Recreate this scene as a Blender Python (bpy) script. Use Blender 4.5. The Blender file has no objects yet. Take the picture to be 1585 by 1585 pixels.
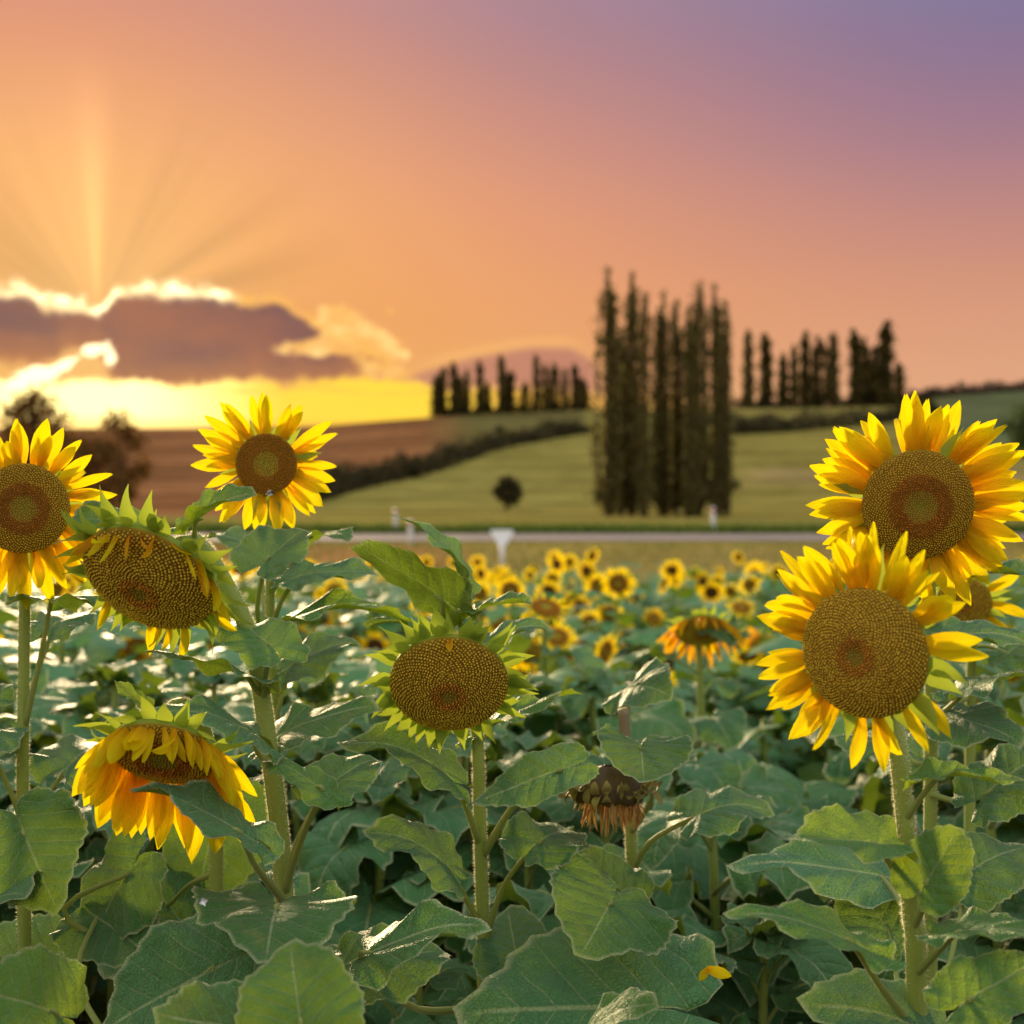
import bpy, math, random
import numpy as np
from mathutils import Vector, Matrix
random.seed(7); rng = np.random.default_rng(7)
S = bpy.context.scene
COL = S.collection
R_ = math.radians
FPX, CX, CZ = 2177.0, 792.5, 1.62

# ------------------------------------------------------------------ camera
cd = bpy.data.cameras.new('camera'); cam = bpy.data.objects.new('camera', cd); COL.objects.link(cam)
cam.location = (0, 0, CZ); cam.rotation_euler = (R_(90), 0, 0)
cd.sensor_width = 36; cd.lens = 36*FPX/1585
cd.clip_start = 0.05; cd.clip_end = 6000
cd.dof.use_dof = True; cd.dof.focus_distance = 1.98; cd.dof.aperture_fstop = 4.0
S.camera = cam
S.view_settings.view_transform = 'Standard'; S.view_settings.look = 'None'
S.view_settings.exposure = 0.75; S.view_settings.gamma = 1; S.view_settings.use_curve_mapping = False
S.render.engine = 'CYCLES'
S.cycles.max_bounces = 8; S.cycles.transparent_max_bounces = 8
S.cycles.volume_bounces = 0

SUN_AZ, SUN_EL = math.atan((150-CX)/FPX), math.atan((CX-490)/FPX)

def lin(r, g, b, a=1):
    f = lambda c: ((c/255+0.055)/1.055)**2.4 if c > 10 else c/255/12.92
    return (f(r), f(g), f(b), a)

# ------------------------------------------------------------------ node helpers
class N:
    """tiny expression wrapper round a node socket"""
    def __init__(s, nt, sock): s.nt, s.s = nt, sock
    def _m(s, op, *a, clamp=False):
        n = s.nt.nodes.new('ShaderNodeMath'); n.operation = op; n.use_clamp = clamp
        for i, v in enumerate((s,)+a):
            if isinstance(v, N): s.nt.links.new(v.s, n.inputs[i])
            else: n.inputs[i].default_value = v
        return N(s.nt, n.outputs[0])
    def __add__(s, o): return s._m('ADD', o)
    def __radd__(s, o): return s._m('ADD', o)
    def __sub__(s, o): return s._m('SUBTRACT', o)
    def __rsub__(s, o): return (s*-1.0)+o
    def __mul__(s, o): return s._m('MULTIPLY', o)
    def __rmul__(s, o): return s._m('MULTIPLY', o)
    def __truediv__(s, o): return s._m('DIVIDE', o)
    def abs(s): return s._m('ABSOLUTE')
    def exp(s): return s._m('EXPONENT')
    def sin(s): return s._m('SINE')
    def pow(s, o): return s._m('POWER', o)
    def max(s, o): return s._m('MAXIMUM', o)
    def min(s, o): return s._m('MINIMUM', o)
    def frac(s): return s._m('FRACT')
    def clamp(s): return s._m('ADD', 0.0, clamp=True)
    def sqrt(s): return s._m('SQRT')
    def sstep(s, a, b, lo=0.0, hi=1.0):
        n = s.nt.nodes.new('ShaderNodeMapRange'); n.interpolation_type = 'SMOOTHSTEP'
        s.nt.links.new(s.s, n.inputs[0])
        if a > b: a, b, lo, hi = b, a, hi, lo
        n.inputs[1].default_value = a; n.inputs[2].default_value = b
        n.inputs[3].default_value = lo; n.inputs[4].default_value = hi
        return N(s.nt, n.outputs[0])
def mixc(nt, f, a, b, mode='MIX'):
    n = nt.nodes.new('ShaderNodeMix'); n.data_type = 'RGBA'; n.blend_type = mode; n.clamp_factor = True
    for idx, v in ((0, f), (6, a), (7, b)):
        if isinstance(v, N): nt.links.new(v.s, n.inputs[idx])
        elif hasattr(v, 'links') : nt.links.new(v, n.inputs[idx])
        else: n.inputs[idx].default_value = v
    return N(nt, n.outputs[2])
def ramp(nt, f, stops, interp='LINEAR'):
    n = nt.nodes.new('ShaderNodeValToRGB'); n.color_ramp.interpolation = interp
    e = n.color_ramp.elements
    while len(e) < len(stops): e.new(0.5)
    for i, (p, c) in enumerate(stops): e[i].position = p; e[i].color = c
    nt.links.new(f.s, n.inputs[0]); return N(nt, n.outputs[0])
def noise(nt, vec, scale, detail=3, rough=0.55, dims='3D', out=0):
    n = nt.nodes.new('ShaderNodeTexNoise'); n.noise_dimensions = dims
    n.inputs['Scale'].default_value = scale; n.inputs['Detail'].default_value = detail; n.inputs['Roughness'].default_value = rough
    if vec is not None: nt.links.new(vec.s if isinstance(vec, N) else vec, n.inputs['W' if dims == '1D' else 'Vector'])
    return N(nt, n.outputs[out])
def fcurve(nt, f, pts):
    n = nt.nodes.new('ShaderNodeFloatCurve'); c = n.mapping.curves[0]
    while len(c.points) < len(pts): c.points.new(0.5, 0.5)
    for p, (x, y) in zip(c.points, pts): p.location = (x, y); p.handle_type = 'AUTO_CLAMPED'
    n.mapping.update(); nt.links.new(f.s, n.inputs['Value']); return N(nt, n.outputs[0])
def combine(nt, x, y, z):
    n = nt.nodes.new('ShaderNodeCombineXYZ')
    for i, v in enumerate((x, y, z)):
        if isinstance(v, N): nt.links.new(v.s, n.inputs[i])
        else: n.inputs[i].default_value = v
    return N(nt, n.outputs[0])

# ------------------------------------------------------------------ world: dusk sky, cloud bank, rays
W = bpy.data.worlds.new('World'); S.world = W; W.use_nodes = True
nt = W.node_tree; nt.nodes.clear()
tc = nt.nodes.new('ShaderNodeTexCoord'); sep = nt.nodes.new('ShaderNodeSeparateXYZ')
nt.links.new(tc.outputs['Generated'], sep.inputs[0])
X, Y, Z = (N(nt, sep.outputs[i]) for i in range(3))
az = X._m('ARCTAN2', Y)
hor = (X*X+Y*Y).sqrt().max(0.02)
ev = Z/hor                                  # tan(elevation)
A0, A1 = -0.62, 0.62                        # azimuth window of the curves
an = ((az-A0)*(1/(A1-A0))).clamp()
def AZ(px): return math.atan((px-CX)/FPX)
def EV(px, py): return (CX-py)/FPX*math.cos(AZ(px))
def azcurve(pts, k=4.0):                     # pts in photograph angles -> curve, value scaled by k
    L = [((AZ(p)-A0)/(A1-A0), EV(p, q)*k) for p, q in pts]
    L = [(0, L[0][1])]+L+[(1, L[-1][1])]
    return fcurve(nt, an, L)*(1/k)
vec = combine(nt, az, ev, 0.0)
nz1 = noise(nt, vec, 26, 5, 0.6)-0.5
nz2 = noise(nt, vec, 70, 4, 0.6)-0.5
nz3 = noise(nt, combine(nt, az*0.5, ev*1.6, 3.0), 12, 5, 0.6)

se = Z.max(0.0)
def col_ramp(cols):
    pos = [0.0, .05, .085, .13, .175, .245, .335, .5, .75, 1.0]
    return ramp(nt, se, list(zip(pos, [lin(*c) for c in cols])), 'B_SPLINE')
ZEN_FILL = (376, 398, 420)  # overhead sky raised past its dusk brightness, added as fill for the foreground
left = col_ramp([(255,226,60),(250,200,70),(240,170,85),(238,160,80),(250,176,94),(255,182,112),(222,142,116),(196,156,162),(226,224,236),ZEN_FILL])
mid_ = col_ramp([(252,205,70),(248,190,85),(240,168,95),(242,164,98),(244,164,106),(232,156,120),(176,130,138),(176,154,178),(222,224,240),ZEN_FILL])
right = col_ramp([(240,188,140),(234,178,136),(230,168,130),(224,158,124),(212,146,122),(168,124,142),(120,112,154),(150,156,196),(214,222,242),ZEN_FILL])
back = col_ramp([(220,200,200),(220,202,204),(220,204,210),(220,208,218),(222,212,226),(232,226,242),(222,222,238),(244,248,262),(284,296,314),ZEN_FILL])  # unseen sky behind the camera, also brightened to fill camera-facing sides
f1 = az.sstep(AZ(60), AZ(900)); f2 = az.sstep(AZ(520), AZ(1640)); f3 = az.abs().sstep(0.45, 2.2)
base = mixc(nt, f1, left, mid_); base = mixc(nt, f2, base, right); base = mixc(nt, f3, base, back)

# rays fanning out above the bank, centred on the hidden sun
sx, sy = AZ(152), EV(152, 492)
dx, dy = az-sx, ev-sy
th = dy._m('ARCTAN2', dx); rr = (dx*dx+dy*dy).sqrt()
rays = noise(nt, th*3.0+5.3, 1.5, 3, 0.65, '1D')
beam = (((th-1.6)/0.075)._m('POWER', 2.0)*-1.0).exp()*0.45 + (((th-1.75)/0.35)._m('POWER', 2.0)*-1.0).exp()*0.2 - (((th-0.33)/0.10)._m('POWER', 2.0)*-1.0).exp()*0.30 - (((th-0.62)/0.06)._m('POWER', 2.0)*-1.0).exp()*0.24 + (((th-0.47)/0.07)._m('POWER', 2.0)*-1.0).exp()*0.1- (((th-1.2)/0.12)._m('POWER', 2.0)*-1.0).exp()*0.14- (((th-2.5)/0.3)._m('POWER', 2.0)*-1.0).exp()*0.2
rfall = rr.sstep(0.20, 0.03)*dy.sstep(-0.01, 0.03)
raymul = ((rays-0.5)*0.35+beam)*rfall
glow = (rr*rr*(-1/(0.09*0.09))).exp()
hsv = nt.nodes.new('ShaderNodeVectorMath'); hsv.operation = 'SCALE'
nt.links.new(base.s, hsv.inputs[0]); nt.links.new((raymul+1.0).s, hsv.inputs['Scale'])
base = N(nt, hsv.outputs[0])
base = mixc(nt, glow*0.35, base, lin(255,214,140))

# low bright yellow-white band under the bank
T = azcurve([(0,585),(60,590),(120,588),(200,592),(300,598),(380,590),(460,594),(540,584),(640,590),(700,604),(900,606),(1100,620),(1400,660),(1585,700)])
band = (ev-T+nz1*0.020+nz2*0.008).sstep(0.003, -0.004)*az.sstep(AZ(1240), AZ(760))
hot = az.sstep(AZ(450), AZ(190))
bandc = mixc(nt, hot, (1.15, .74, .04, 1), (2.6, 2.0, .7, 1))
bandc = mixc(nt, az.sstep(AZ(640), AZ(900)), bandc, (1.0, .50, .07, 1))
streak = noise(nt, combine(nt, az*0.6, ev*5.0, 11.0), 22, 4, 0.6).sstep(.45, .72)*ev.sstep(EV(400, 640), EV(400, 600))
bandc = mixc(nt, streak*0.55*az.sstep(AZ(200), AZ(380)), bandc, (1.0, .48, .06, 1))
bandc = mixc(nt, ev.sstep(EV(400, 640), EV(400, 662))*0.5, bandc, (1.0, .45, .03, 1))

# main bank
top = azcurve([(-300,420),(-120,440),(0,447),(40,456),(70,468),(100,472),(130,468),(150,480),(170,462),(200,450),(250,452),(300,452),(350,458),(385,466),(410,463),(440,474),(475,492),(510,512),(560,536),(600,560),(660,600),(800,640)])
bot = azcurve([(-300,560),(0,566),(40,572),(80,566),(110,548),(150,552),(170,590),(210,604),(300,602),(400,594),(470,598),(560,584),(600,580),(660,594),(800,630)])
d_top = top-ev+nz1*0.024+nz2*0.013
d_bot = ev-bot+nz1*0.022+nz2*0.012
edge = az.sstep(AZ(720), AZ(560))
bank = d_top.sstep(0.0, 0.006)*d_bot.sstep(-0.002, 0.008)*edge
bankc = mixc(nt, noise(nt, combine(nt, az, ev*2.5, 1.0), 14, 4).sstep(.3, .7), lin(104, 66, 78), lin(146, 84, 72))
bankc = mixc(nt, (d_bot.sstep(0.03, 0.0))*0.6, bankc, lin(196, 120, 66))
bankc = mixc(nt, glow*0.12, bankc, lin(220,130,60))
rim_t = ((d_top/0.0036)._m('POWER', 2.0)*-1.0).exp()*edge*az.sstep(AZ(560), AZ(340), .6, 1.0)
rimw = azcurve([(-300,780),(0,640),(60,600),(200,560),(360,620),(400,745),(480,720),(520,745),(620,785)], 3.0)   # only a strength curve
rim = (rim_t*(0.75+nz2*3.0)).max(0.0)

# second soft low bank behind the poplars
top2 = azcurve([(540,610),(600,585),(660,566),(720,548),(790,534),(860,528),(900,540),(930,570),(960,615),(1000,640)])
bot2 = azcurve([(540,606),(700,602),(900,606),(1000,640)])
d2 = top2-ev+nz1*0.006
bank2 = d2.sstep(0.0, 0.008)*(ev-bot2+nz1*0.006).sstep(-0.004, 0.008)*az.sstep(AZ(540), AZ(620))*az.sstep(AZ(980), AZ(900))
rim2 = ((d2/0.004)._m('POWER', 2.0)*-1.0).exp()*az.sstep(AZ(600), AZ(700))*az.sstep(AZ(930), AZ(860))

# golden wisps right of the bank and the hole in it
def blob(px, py, rx, ry, rot=0):
    a, e = AZ(px), EV(px, py)
    u, v = az-a, ev-e
    c, s_ = math.cos(rot), math.sin(rot)
    u2, v2 = (u*c+v*s_)/(rx/FPX), (v*c-u*s_)/(ry/FPX)
    return ((u2*u2+v2*v2)*-1.0).exp()
n4 = noise(nt, combine(nt, az, ev*1.4, 7.0), 42, 5, 0.62)
wf = blob(522,490,34,22)+blob(604,482,11,8)*0.9+blob(500,536,70,13,0.05)+blob(575,540,60,26,-.1)*0.85+blob(600,575,60,12,-.2)*0.6+blob(545,515,50,20)*0.5
wisp = (wf*1.3+(n4-0.5)*2.4).sstep(0.42, 0.95)*wf.sstep(0.08, .3)
hf = blob(140,540,32,10,0.3)+blob(95,566,40,6,0.45)*.9+blob(30,592,50,9,0.25)+blob(172,557,11,10)+blob(60,578,30,10)
hole = (hf*.95+(n4-0.5)*2.6+nz2*2.2).sstep(0.35, 0.75)*hf.sstep(.12, .35)

c = mixc(nt, bank2*0.85, base, lin(190, 122, 104))
c = mixc(nt, rim2*0.5, c, lin(255, 190, 110))
c = mixc(nt, bank, c, bankc)
c = mixc(nt, band, c, bandc)
c = mixc(nt, wisp*0.95, c, mixc(nt, n4.sstep(.4, .8), (1.0, .48, .10, 1), (1.3, .85, .30, 1)))
c = mixc(nt, hole, c, (2.2, 1.75, 0.95, 1))
rc = mixc(nt, az.sstep(AZ(380), AZ(330)), (1.05, .52, .09, 1), (2.4, 1.9, 1.0, 1))
c = mixc(nt, rim.clamp(), c, rc)
# below the horizon: dim ground tone
c = mixc(nt, Z.sstep(-0.01, -0.12), c, (.10, .09, .05, 1))
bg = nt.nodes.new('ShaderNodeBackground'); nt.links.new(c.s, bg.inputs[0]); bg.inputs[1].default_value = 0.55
sky = nt.nodes.new('ShaderNodeTexSky'); sky.sky_type = 'NISHITA'; sky.sun_disc = False
sky.sun_elevation = SUN_EL; sky.sun_rotation = SUN_AZ; sky.dust_density = 0.6
bg2 = nt.nodes.new('ShaderNodeBackground'); nt.links.new(sky.outputs[0], bg2.inputs[0]); bg2.inputs[1].default_value = 0.002
add = nt.nodes.new('ShaderNodeAddShader'); nt.links.new(bg.outputs[0], add.inputs[0]); nt.links.new(bg2.outputs[0], add.inputs[1])
wo = nt.nodes.new('ShaderNodeOutputWorld'); nt.links.new(add.outputs[0], wo.inputs[0])
W.cycles.sampling_method = 'MANUAL'; W.cycles.sample_map_resolution = 1024

# ------------------------------------------------------------------ sun
sd = bpy.data.lights.new('sun', 'SUN'); sd.energy = 4.2; sd.angle = R_(10); sd.color = (1.0, 0.74, 0.42)
sun = bpy.data.objects.new('sun', sd); COL.objects.link(sun)
sdir = Vector((math.sin(SUN_AZ)*math.cos(SUN_EL), math.cos(SUN_AZ)*math.cos(SUN_EL), math.sin(SUN_EL)))
sun.rotation_euler = (-sdir).to_track_quat('-Z', 'Y').to_euler(); sun.location = (0, 0, 20)

# ------------------------------------------------------------------ basic helpers
def P(px, py, d): return Vector(((px-CX)/FPX*d, d, CZ-(py-CX)/FPX*d))
def mesh(name, v, f, mats, smooth=True, uv=None, col=None, mi=None):
    me = bpy.data.meshes.new(name)
    v = np.asarray(v, dtype=float).reshape(-1, 3)
    me.from_pydata(v.tolist(), [], [tuple(map(int, q)) for q in f])
    for m in (mats if isinstance(mats, (list, tuple)) else [mats]): me.materials.append(m)
    if smooth: me.polygons.foreach_set('use_smooth', [True]*len(me.polygons))
    if mi is not None: me.polygons.foreach_set('material_index', mi)
    if uv is not None or col is not None:
        li = np.empty(len(me.loops), dtype=np.int32); me.loops.foreach_get('vertex_index', li)
    if uv is not None:
        L = me.uv_layers.new(name='UVMap'); L.data.foreach_set('uv', np.asarray(uv, dtype=np.float32)[li].ravel())
    if col is not None:
        a = me.color_attributes.new('tint', 'FLOAT_COLOR', 'POINT')
        c4 = np.ones((len(v), 4), dtype=np.float32); c4[:, :3] = np.asarray(col)[:, :3]; a.data.foreach_set('color', c4.ravel())
    me.update(); return me
def obj(name, me, parent=None, M=None, **props):
    o = bpy.data.objects.new(name, me); COL.objects.link(o)
    if parent is not None: o.parent = parent
    if M is not None: o.matrix_basis = M
    for k, v in props.items(): o[k] = v
    return o
def empty(name, loc, label, cat, group=None, rz=0):
    o = bpy.data.objects.new(name, None); COL.objects.link(o); o.location = loc; o.rotation_euler = (0, 0, rz)
    o.empty_display_size = 0.1
    o['label'] = label; o['category'] = cat
    if group: o['group'] = group
    return o
def frame(o, x, zhint):
    x = x.normalized(); z = (zhint-x*zhint.dot(x))
    z = z.normalized() if z.length > 1e-6 else x.orthogonal().normalized()
    y = z.cross(x)
    return Matrix(((x.x, y.x, z.x, o.x), (x.y, y.y, z.y, o.y), (x.z, y.z, z.z, o.z), (0, 0, 0, 1)))
def spline(pts, n):
    pts = [np.array(p, dtype=float) for p in pts]
    if len(pts) == 2: return [pts[0]+(pts[1]-pts[0])*t for t in np.linspace(0, 1, n)]
    Q = [2*pts[0]-pts[1]]+pts+[2*pts[-1]-pts[-2]]; out = []
    m = len(pts)-1
    for t in np.linspace(0, m, n):
        i = min(int(t), m-1); u = t-i; a, b, c_, d = Q[i:i+4]
        out.append(.5*((2*b)+(c_-a)*u+(2*a-5*b+4*c_-d)*u*u+(3*b-a-3*c_+d)*u**3))
    return out
def tube(pts, rad, n=12, k=10, ridge=0.0, cap=True):
    C = spline(pts, n); V = []; F = []; UV = []
    r = np.interp(np.linspace(0, 1, n), np.linspace(0, 1, len(rad)), rad)
    up = Vector((0.13, 0.21, 1)).normalized(); prev = None; L = 0
    for i in range(n):
        a = Vector(C[max(i-1, 0)]); b = Vector(C[min(i+1, n-1)]); t = (b-a).normalized()
        if prev is None: x = t.orthogonal().normalized()
        else: x = (prev-t*prev.dot(t)).normalized()
        prev = x; y = t.cross(x)
        if i: L += float(np.linalg.norm(C[i]-C[i-1]))
        for j in range(k):
            th_ = 2*math.pi*j/k; rj = r[i]*(1+ridge*math.cos(th_*k/2.0+0.3)+ridge*.6*math.sin(3*th_+L*9))
            q = Vector(C[i])+(x*math.cos(th_)+y*math.sin(th_))*rj
            V.append(tuple(q)); UV.append((j/k, L))
    for i in range(n-1):
        for j in range(k):
            F.append((i*k+j, i*k+(j+1) % k, (i+1)*k+(j+1) % k, (i+1)*k+j))
    if cap:
        F.append(tuple(range(k-1, -1, -1))); F.append(tuple((n-1)*k+j for j in range(k)))
    return V, F, UV
class Join:
    def __init__(s): s.v = []; s.f = []; s.uv = []; s.c = []; s.mi = []; s.n = 0
    def add(s, V, F, UV=None, C=None, mi=0):
        V = np.asarray(V, dtype=float).reshape(-1, 3); s.v.append(V)
        s.f += [tuple(int(i)+s.n for i in q) for q in F]; s.mi += [mi]*len(F)
        s.uv.append(np.zeros((len(V), 2)) if UV is None else np.asarray(UV, dtype=float))
        s.c.append(np.ones((len(V), 3)) if C is None else np.broadcast_to(np.asarray(C, dtype=float), (len(V), 3)))
        s.n += len(V)
    def build(s, name, mats, smooth=True):
        return mesh(name, np.concatenate(s.v), s.f, mats, smooth, np.concatenate(s.uv), np.concatenate(s.c), s.mi)

# ------------------------------------------------------------------ materials
def new_mat(name):
    m = bpy.data.materials.new(name); m.use_nodes = True; t = m.node_tree; t.nodes.clear()
    o = t.nodes.new('ShaderNodeOutputMaterial'); return m, t, o
def principled(t, color, rough=.5, spec=.5, normal=None, sheen=0, sheen_tint=None, sheen_r=.3):
    p = t.nodes.new('ShaderNodeBsdfPrincipled')
    for key, v in (('Base Color', color), ('Roughness', rough)):
        if isinstance(v, N): t.links.new(v.s, p.inputs[key])
        else: p.inputs[key].default_value = v
    p.inputs['Specular IOR Level'].default_value = spec
    if sheen: p.inputs['Sheen Weight'].default_value = sheen; p.inputs['Sheen Roughness'].default_value = sheen_r
    if sheen_tint: p.inputs['Sheen Tint'].default_value = sheen_tint
    if normal: t.links.new(normal.s, p.inputs['Normal'])
    return N(t, p.outputs[0])
def mixs(t, f, a, b):
    n = t.nodes.new('ShaderNodeMixShader')
    if isinstance(f, N): t.links.new(f.s, n.inputs[0])
    else: n.inputs[0].default_value = f
    t.links.new(a.s, n.inputs[1]); t.links.new(b.s, n.inputs[2]); return N(t, n.outputs[0])
def translucent(t, color, normal=None):
    n = t.nodes.new('ShaderNodeBsdfTranslucent')
    if isinstance(color, N): t.links.new(color.s, n.inputs[0])
    else: n.inputs[0].default_value = color
    if normal: t.links.new(normal.s, n.inputs['Normal'])
    return N(t, n.outputs[0])
def bump(t, h, strength=.4, dist=.002):
    n = t.nodes.new('ShaderNodeBump'); n.inputs['Strength'].default_value = strength; n.inputs['Distance'].default_value = dist
    t.links.new(h.s, n.inputs['Height']); return N(t, n.outputs[0])
def uvnode(t):
    n = t.nodes.new('ShaderNodeUVMap'); s = t.nodes.new('ShaderNodeSeparateXYZ'); t.links.new(n.outputs[0], s.inputs[0])
    return N(t, n.outputs[0]), N(t, s.outputs[0]), N(t, s.outputs[1])
def objcoord(t):
    n = t.nodes.new('ShaderNodeTexCoord'); return N(t, n.outputs['Object'])
def worldpos(t):
    n = t.nodes.new('ShaderNodeNewGeometry'); return N(t, n.outputs['Position'])
def attr(t, name='tint'):
    n = t.nodes.new('ShaderNodeVertexColor'); n.layer_name = name; return N(t, n.outputs[0])
def orand(t):
    n = t.nodes.new('ShaderNodeObjectInfo'); return N(t, n.outputs['Random'])

def leaf_mat(name, top_a, top_b, under, trans, tw=.34, detail=True):
    m, t, o = new_mat(name)
    uv, u, v = uvnode(t); geo = t.nodes.new('ShaderNodeNewGeometry'); back_ = N(t, geo.outputs['Backfacing'])
    rnd = orand(t)
    pos = N(t, geo.outputs['Position'])
    blot = noise(t, pos, 16, 3, .6)
    base_ = mixc(t, (rnd*0.6+blot*0.5-0.05).clamp(), top_a, top_b)
    nrm = None
    if detail:
        ay = v.abs()
        s = (u-ay*(0.75)+ay*ay*0.35+0.5+noise(t, uv, 3.0, 1)*0.05)/0.165
        fr = (s.frac()-0.5).abs()                       # 0.5 at a lateral vein
        vein = fr.sstep(0.44, 0.5)*(ay.sstep(0.0, 0.03))
        midv = ay.sstep(0.018, 0.007)
        allv = (vein*0.7+midv).min(1.0)*attr_edge(t)
        pil = (fr*2.0).pow(2.0)*-1.0
        fine = noise(t, uv, 26, 3, .6)
        tex = t.nodes.new('ShaderNodeTexVoronoi'); tex.inputs['Scale'].default_value = 38; tex.feature = 'DISTANCE_TO_EDGE'
        t.links.new(uv.s, tex.inputs['Vector']); cell = N(t, tex.outputs['Distance'])
        base_ = mixc(t, allv*0.95, base_, lin(178, 204, 142))
        base_ = mixc(t, cell.sstep(0.05, 0.0)*0.18, base_, lin(120, 150, 100))
        h = pil*0.8+(fine-0.5)*1.1+cell.min(.2)*1.5+noise(t, uv, 6, 3, .5)*3.2-allv*0.25
        nrm = bump(t, h, 1.0, .0055)
        und = mixc(t, allv*0.7, under, lin(190, 205, 110))
        # dry nibbled spots
        spot = noise(t, pos, 60, 2, .5).sstep(.73, .77)
        base_ = mixc(t, spot*0.6, base_, lin(110, 95, 50))
        yel = noise(t, uv, 2.2, 3, .6).sstep(.56, .80)*rnd.sstep(.45, .95)
        base_ = mixc(t, yel*0.55, base_, lin(170, 172, 74))
        # pale margin: backlit glow of the edge hairs put into the colour
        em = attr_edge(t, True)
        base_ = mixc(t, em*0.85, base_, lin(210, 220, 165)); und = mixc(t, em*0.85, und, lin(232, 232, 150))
    else: und = under
    colr = mixc(t, back_, base_, und)
    pr = principled(t, colr, .45, .5, nrm, .18, lin(225, 235, 230), .4)
    trc = mixc(t, blot.sstep(.3, .75), trans, tuple(x*.6 for x in trans[:3])+(1,))
    sh = mixs(t, tw, pr, translucent(t, trc, nrm))
    t.links.new(sh.s, o.inputs[0]); return m
def attr_edge(t, outer=False):
    a = attr(t); n = t.nodes.new('ShaderNodeSeparateColor'); t.links.new(a.s, n.inputs[0]); e = N(t, n.outputs[0])
    return e.sstep(0.93, 1.0) if outer else e.sstep(1.0, 0.75)
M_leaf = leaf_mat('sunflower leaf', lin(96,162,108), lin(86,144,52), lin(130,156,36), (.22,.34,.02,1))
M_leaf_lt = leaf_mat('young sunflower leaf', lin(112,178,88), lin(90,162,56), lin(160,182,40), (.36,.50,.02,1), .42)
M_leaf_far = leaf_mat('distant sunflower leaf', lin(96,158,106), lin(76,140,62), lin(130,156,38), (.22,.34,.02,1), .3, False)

def green_mat(name, a, b, tr, tw=.15, sheen=.8, bumps=True):
    m, t, o = new_mat(name); uv, u, v = uvnode(t)
    st = noise(t, combine(t, u*30.0, v*2.0, 0.0), 1.6, 3, .6)
    c_ = mixc(t, st, a, b)
    nr = bump(t, st+noise(t, worldpos(t), 900, 1)*.6, .5, .0012) if bumps else None
    pr = principled(t, c_, .55, .35, nr, sheen, lin(255, 244, 200), .25)
    t.links.new(mixs(t, tw, pr, translucent(t, tr)).s, o.inputs[0]); return m
M_stem = green_mat('hairy green stem', lin(134,158,60), lin(172,188,96), (.5,.5,.12,1), .14)
M_pet = green_mat('green petiole', lin(138,156,74), lin(164,176,96), (.55,.6,.14,1), .2)
M_bract = green_mat('bract green', lin(120,152,42), lin(160,180,66), (.5,.62,.05,1), .38, .3)
M_hair = green_mat('stem hair', lin(240,236,196), lin(250,246,220), (1,.95,.7,1), .5, 0, False)
M_cut = green_mat('dry cut stem', lin(120,104,74), lin(166,150,118), (.3,.24,.14,1), .05, .2)
M_dry = green_mat('dried bract', lin(112,92,48), lin(186,178,92), (.3,.24,.1,1), .1, .3)
M_dryor = green_mat('dried floret', lin(170,118,52), lin(206,160,84), (.5,.3,.08,1), .2, .2)

def petal_mat(name, base_c, mid_c, tip_c, tw=.5):
    m, t, o = new_mat(name); uv, u, v = uvnode(t); rnd = orand(t)
    st = noise(t, combine(t, u*1.4, v*22.0, rnd*9.0), 1.6, 3, .6)
    c_ = ramp(t, (u+(st-.5)*.25+(rnd-.5)*.2).clamp(), [(0.0, base_c), (.38, mid_c), (1.0, tip_c)])
    nr = bump(t, (v*34.0).sin()*.5+st, .6, .0016)
    pr = principled(t, c_, .5, .25, nr)
    t.links.new(mixs(t, tw, pr, translucent(t, c_, nr)).s, o.inputs[0]); return m
M_petal = petal_mat('ray petal', (.98,.52,.002,1), (1.0,.72,.003,1), (1.0,.86,.004,1), .58)
M_petal_or = petal_mat('ageing orange petal', (.92,.30,.002,1), (.95,.44,.003,1), (.96,.58,.006,1), .5)

def tint_mat(name, rough=.7, bscale=0, bst=.3, bd=.002, trans=0, spec=.25, var=.0):
    m, t, o = new_mat(name); c_ = attr(t); nr = None
    if var:
        nn = noise(t, worldpos(t), var, 4, .6); c_ = mixc(t, nn.sstep(.25, .75)*0.55, c_, (.04, .03, .01, 1), 'MIX') if False else mixc(t, nn, mixc(t, 1.0, c_, (.5, .5, .5, 1), 'MULTIPLY'), mixc(t, 1.0, c_, (1.5, 1.45, 1.4, 1), 'MULTIPLY'))
    if bscale: nr = bump(t, noise(t, worldpos(t), bscale, 3), bst, bd)
    sh = principled(t, c_, rough, spec, nr)
    if trans: sh = mixs(t, trans, sh, translucent(t, c_))
    t.links.new(sh.s, o.inputs[0]); return m
M_floret = tint_mat('disc floret', .7, trans=.12)
M_disc = tint_mat('disc base', .85)
M_crown = tint_mat('tree foliage', .75, trans=.25)
M_bark = tint_mat('tree bark', .9, 3, .6, .05)
M_ground = tint_mat('meadow and field', 1.0, .8, .6, .3, 0, .0, .22)
M_grass = tint_mat('roadside grass', .8, trans=.25)

def flat_mat(name, color, rough=.5, spec=.4, nscale=0, var=.15):
    m, t, o = new_mat(name); c_ = color
    if nscale:
        nn = noise(t, objcoord(t), nscale, 4)
        c_ = mixc(t, nn, tuple(x*(1-var) for x in color[:3])+(1,), tuple(min(1, x*(1+var)) for x in color[:3])+(1,))
    t.links.new(principled(t, c_, rough, spec).s, o.inputs[0]); return m
M_road = flat_mat('pale asphalt road', (.24,.195,.18,1), .8, .3, 3)
M_white = flat_mat('white painted plastic', (.8,.8,.8,1), .45, .4, 4, .05)
M_red = flat_mat('red band', (.45,.06,.03,1), .5)
M_signw = flat_mat('white sign face', (.90,.94,.95,1), .35, .5, 3, .04)
M_metal = flat_mat('grey post', (.55,.57,.58,1), .5, .5, 5, .1)
M_bee = flat_mat('bee body', (.02,.014,.01,1), .5, .5, 300, .5)
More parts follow.
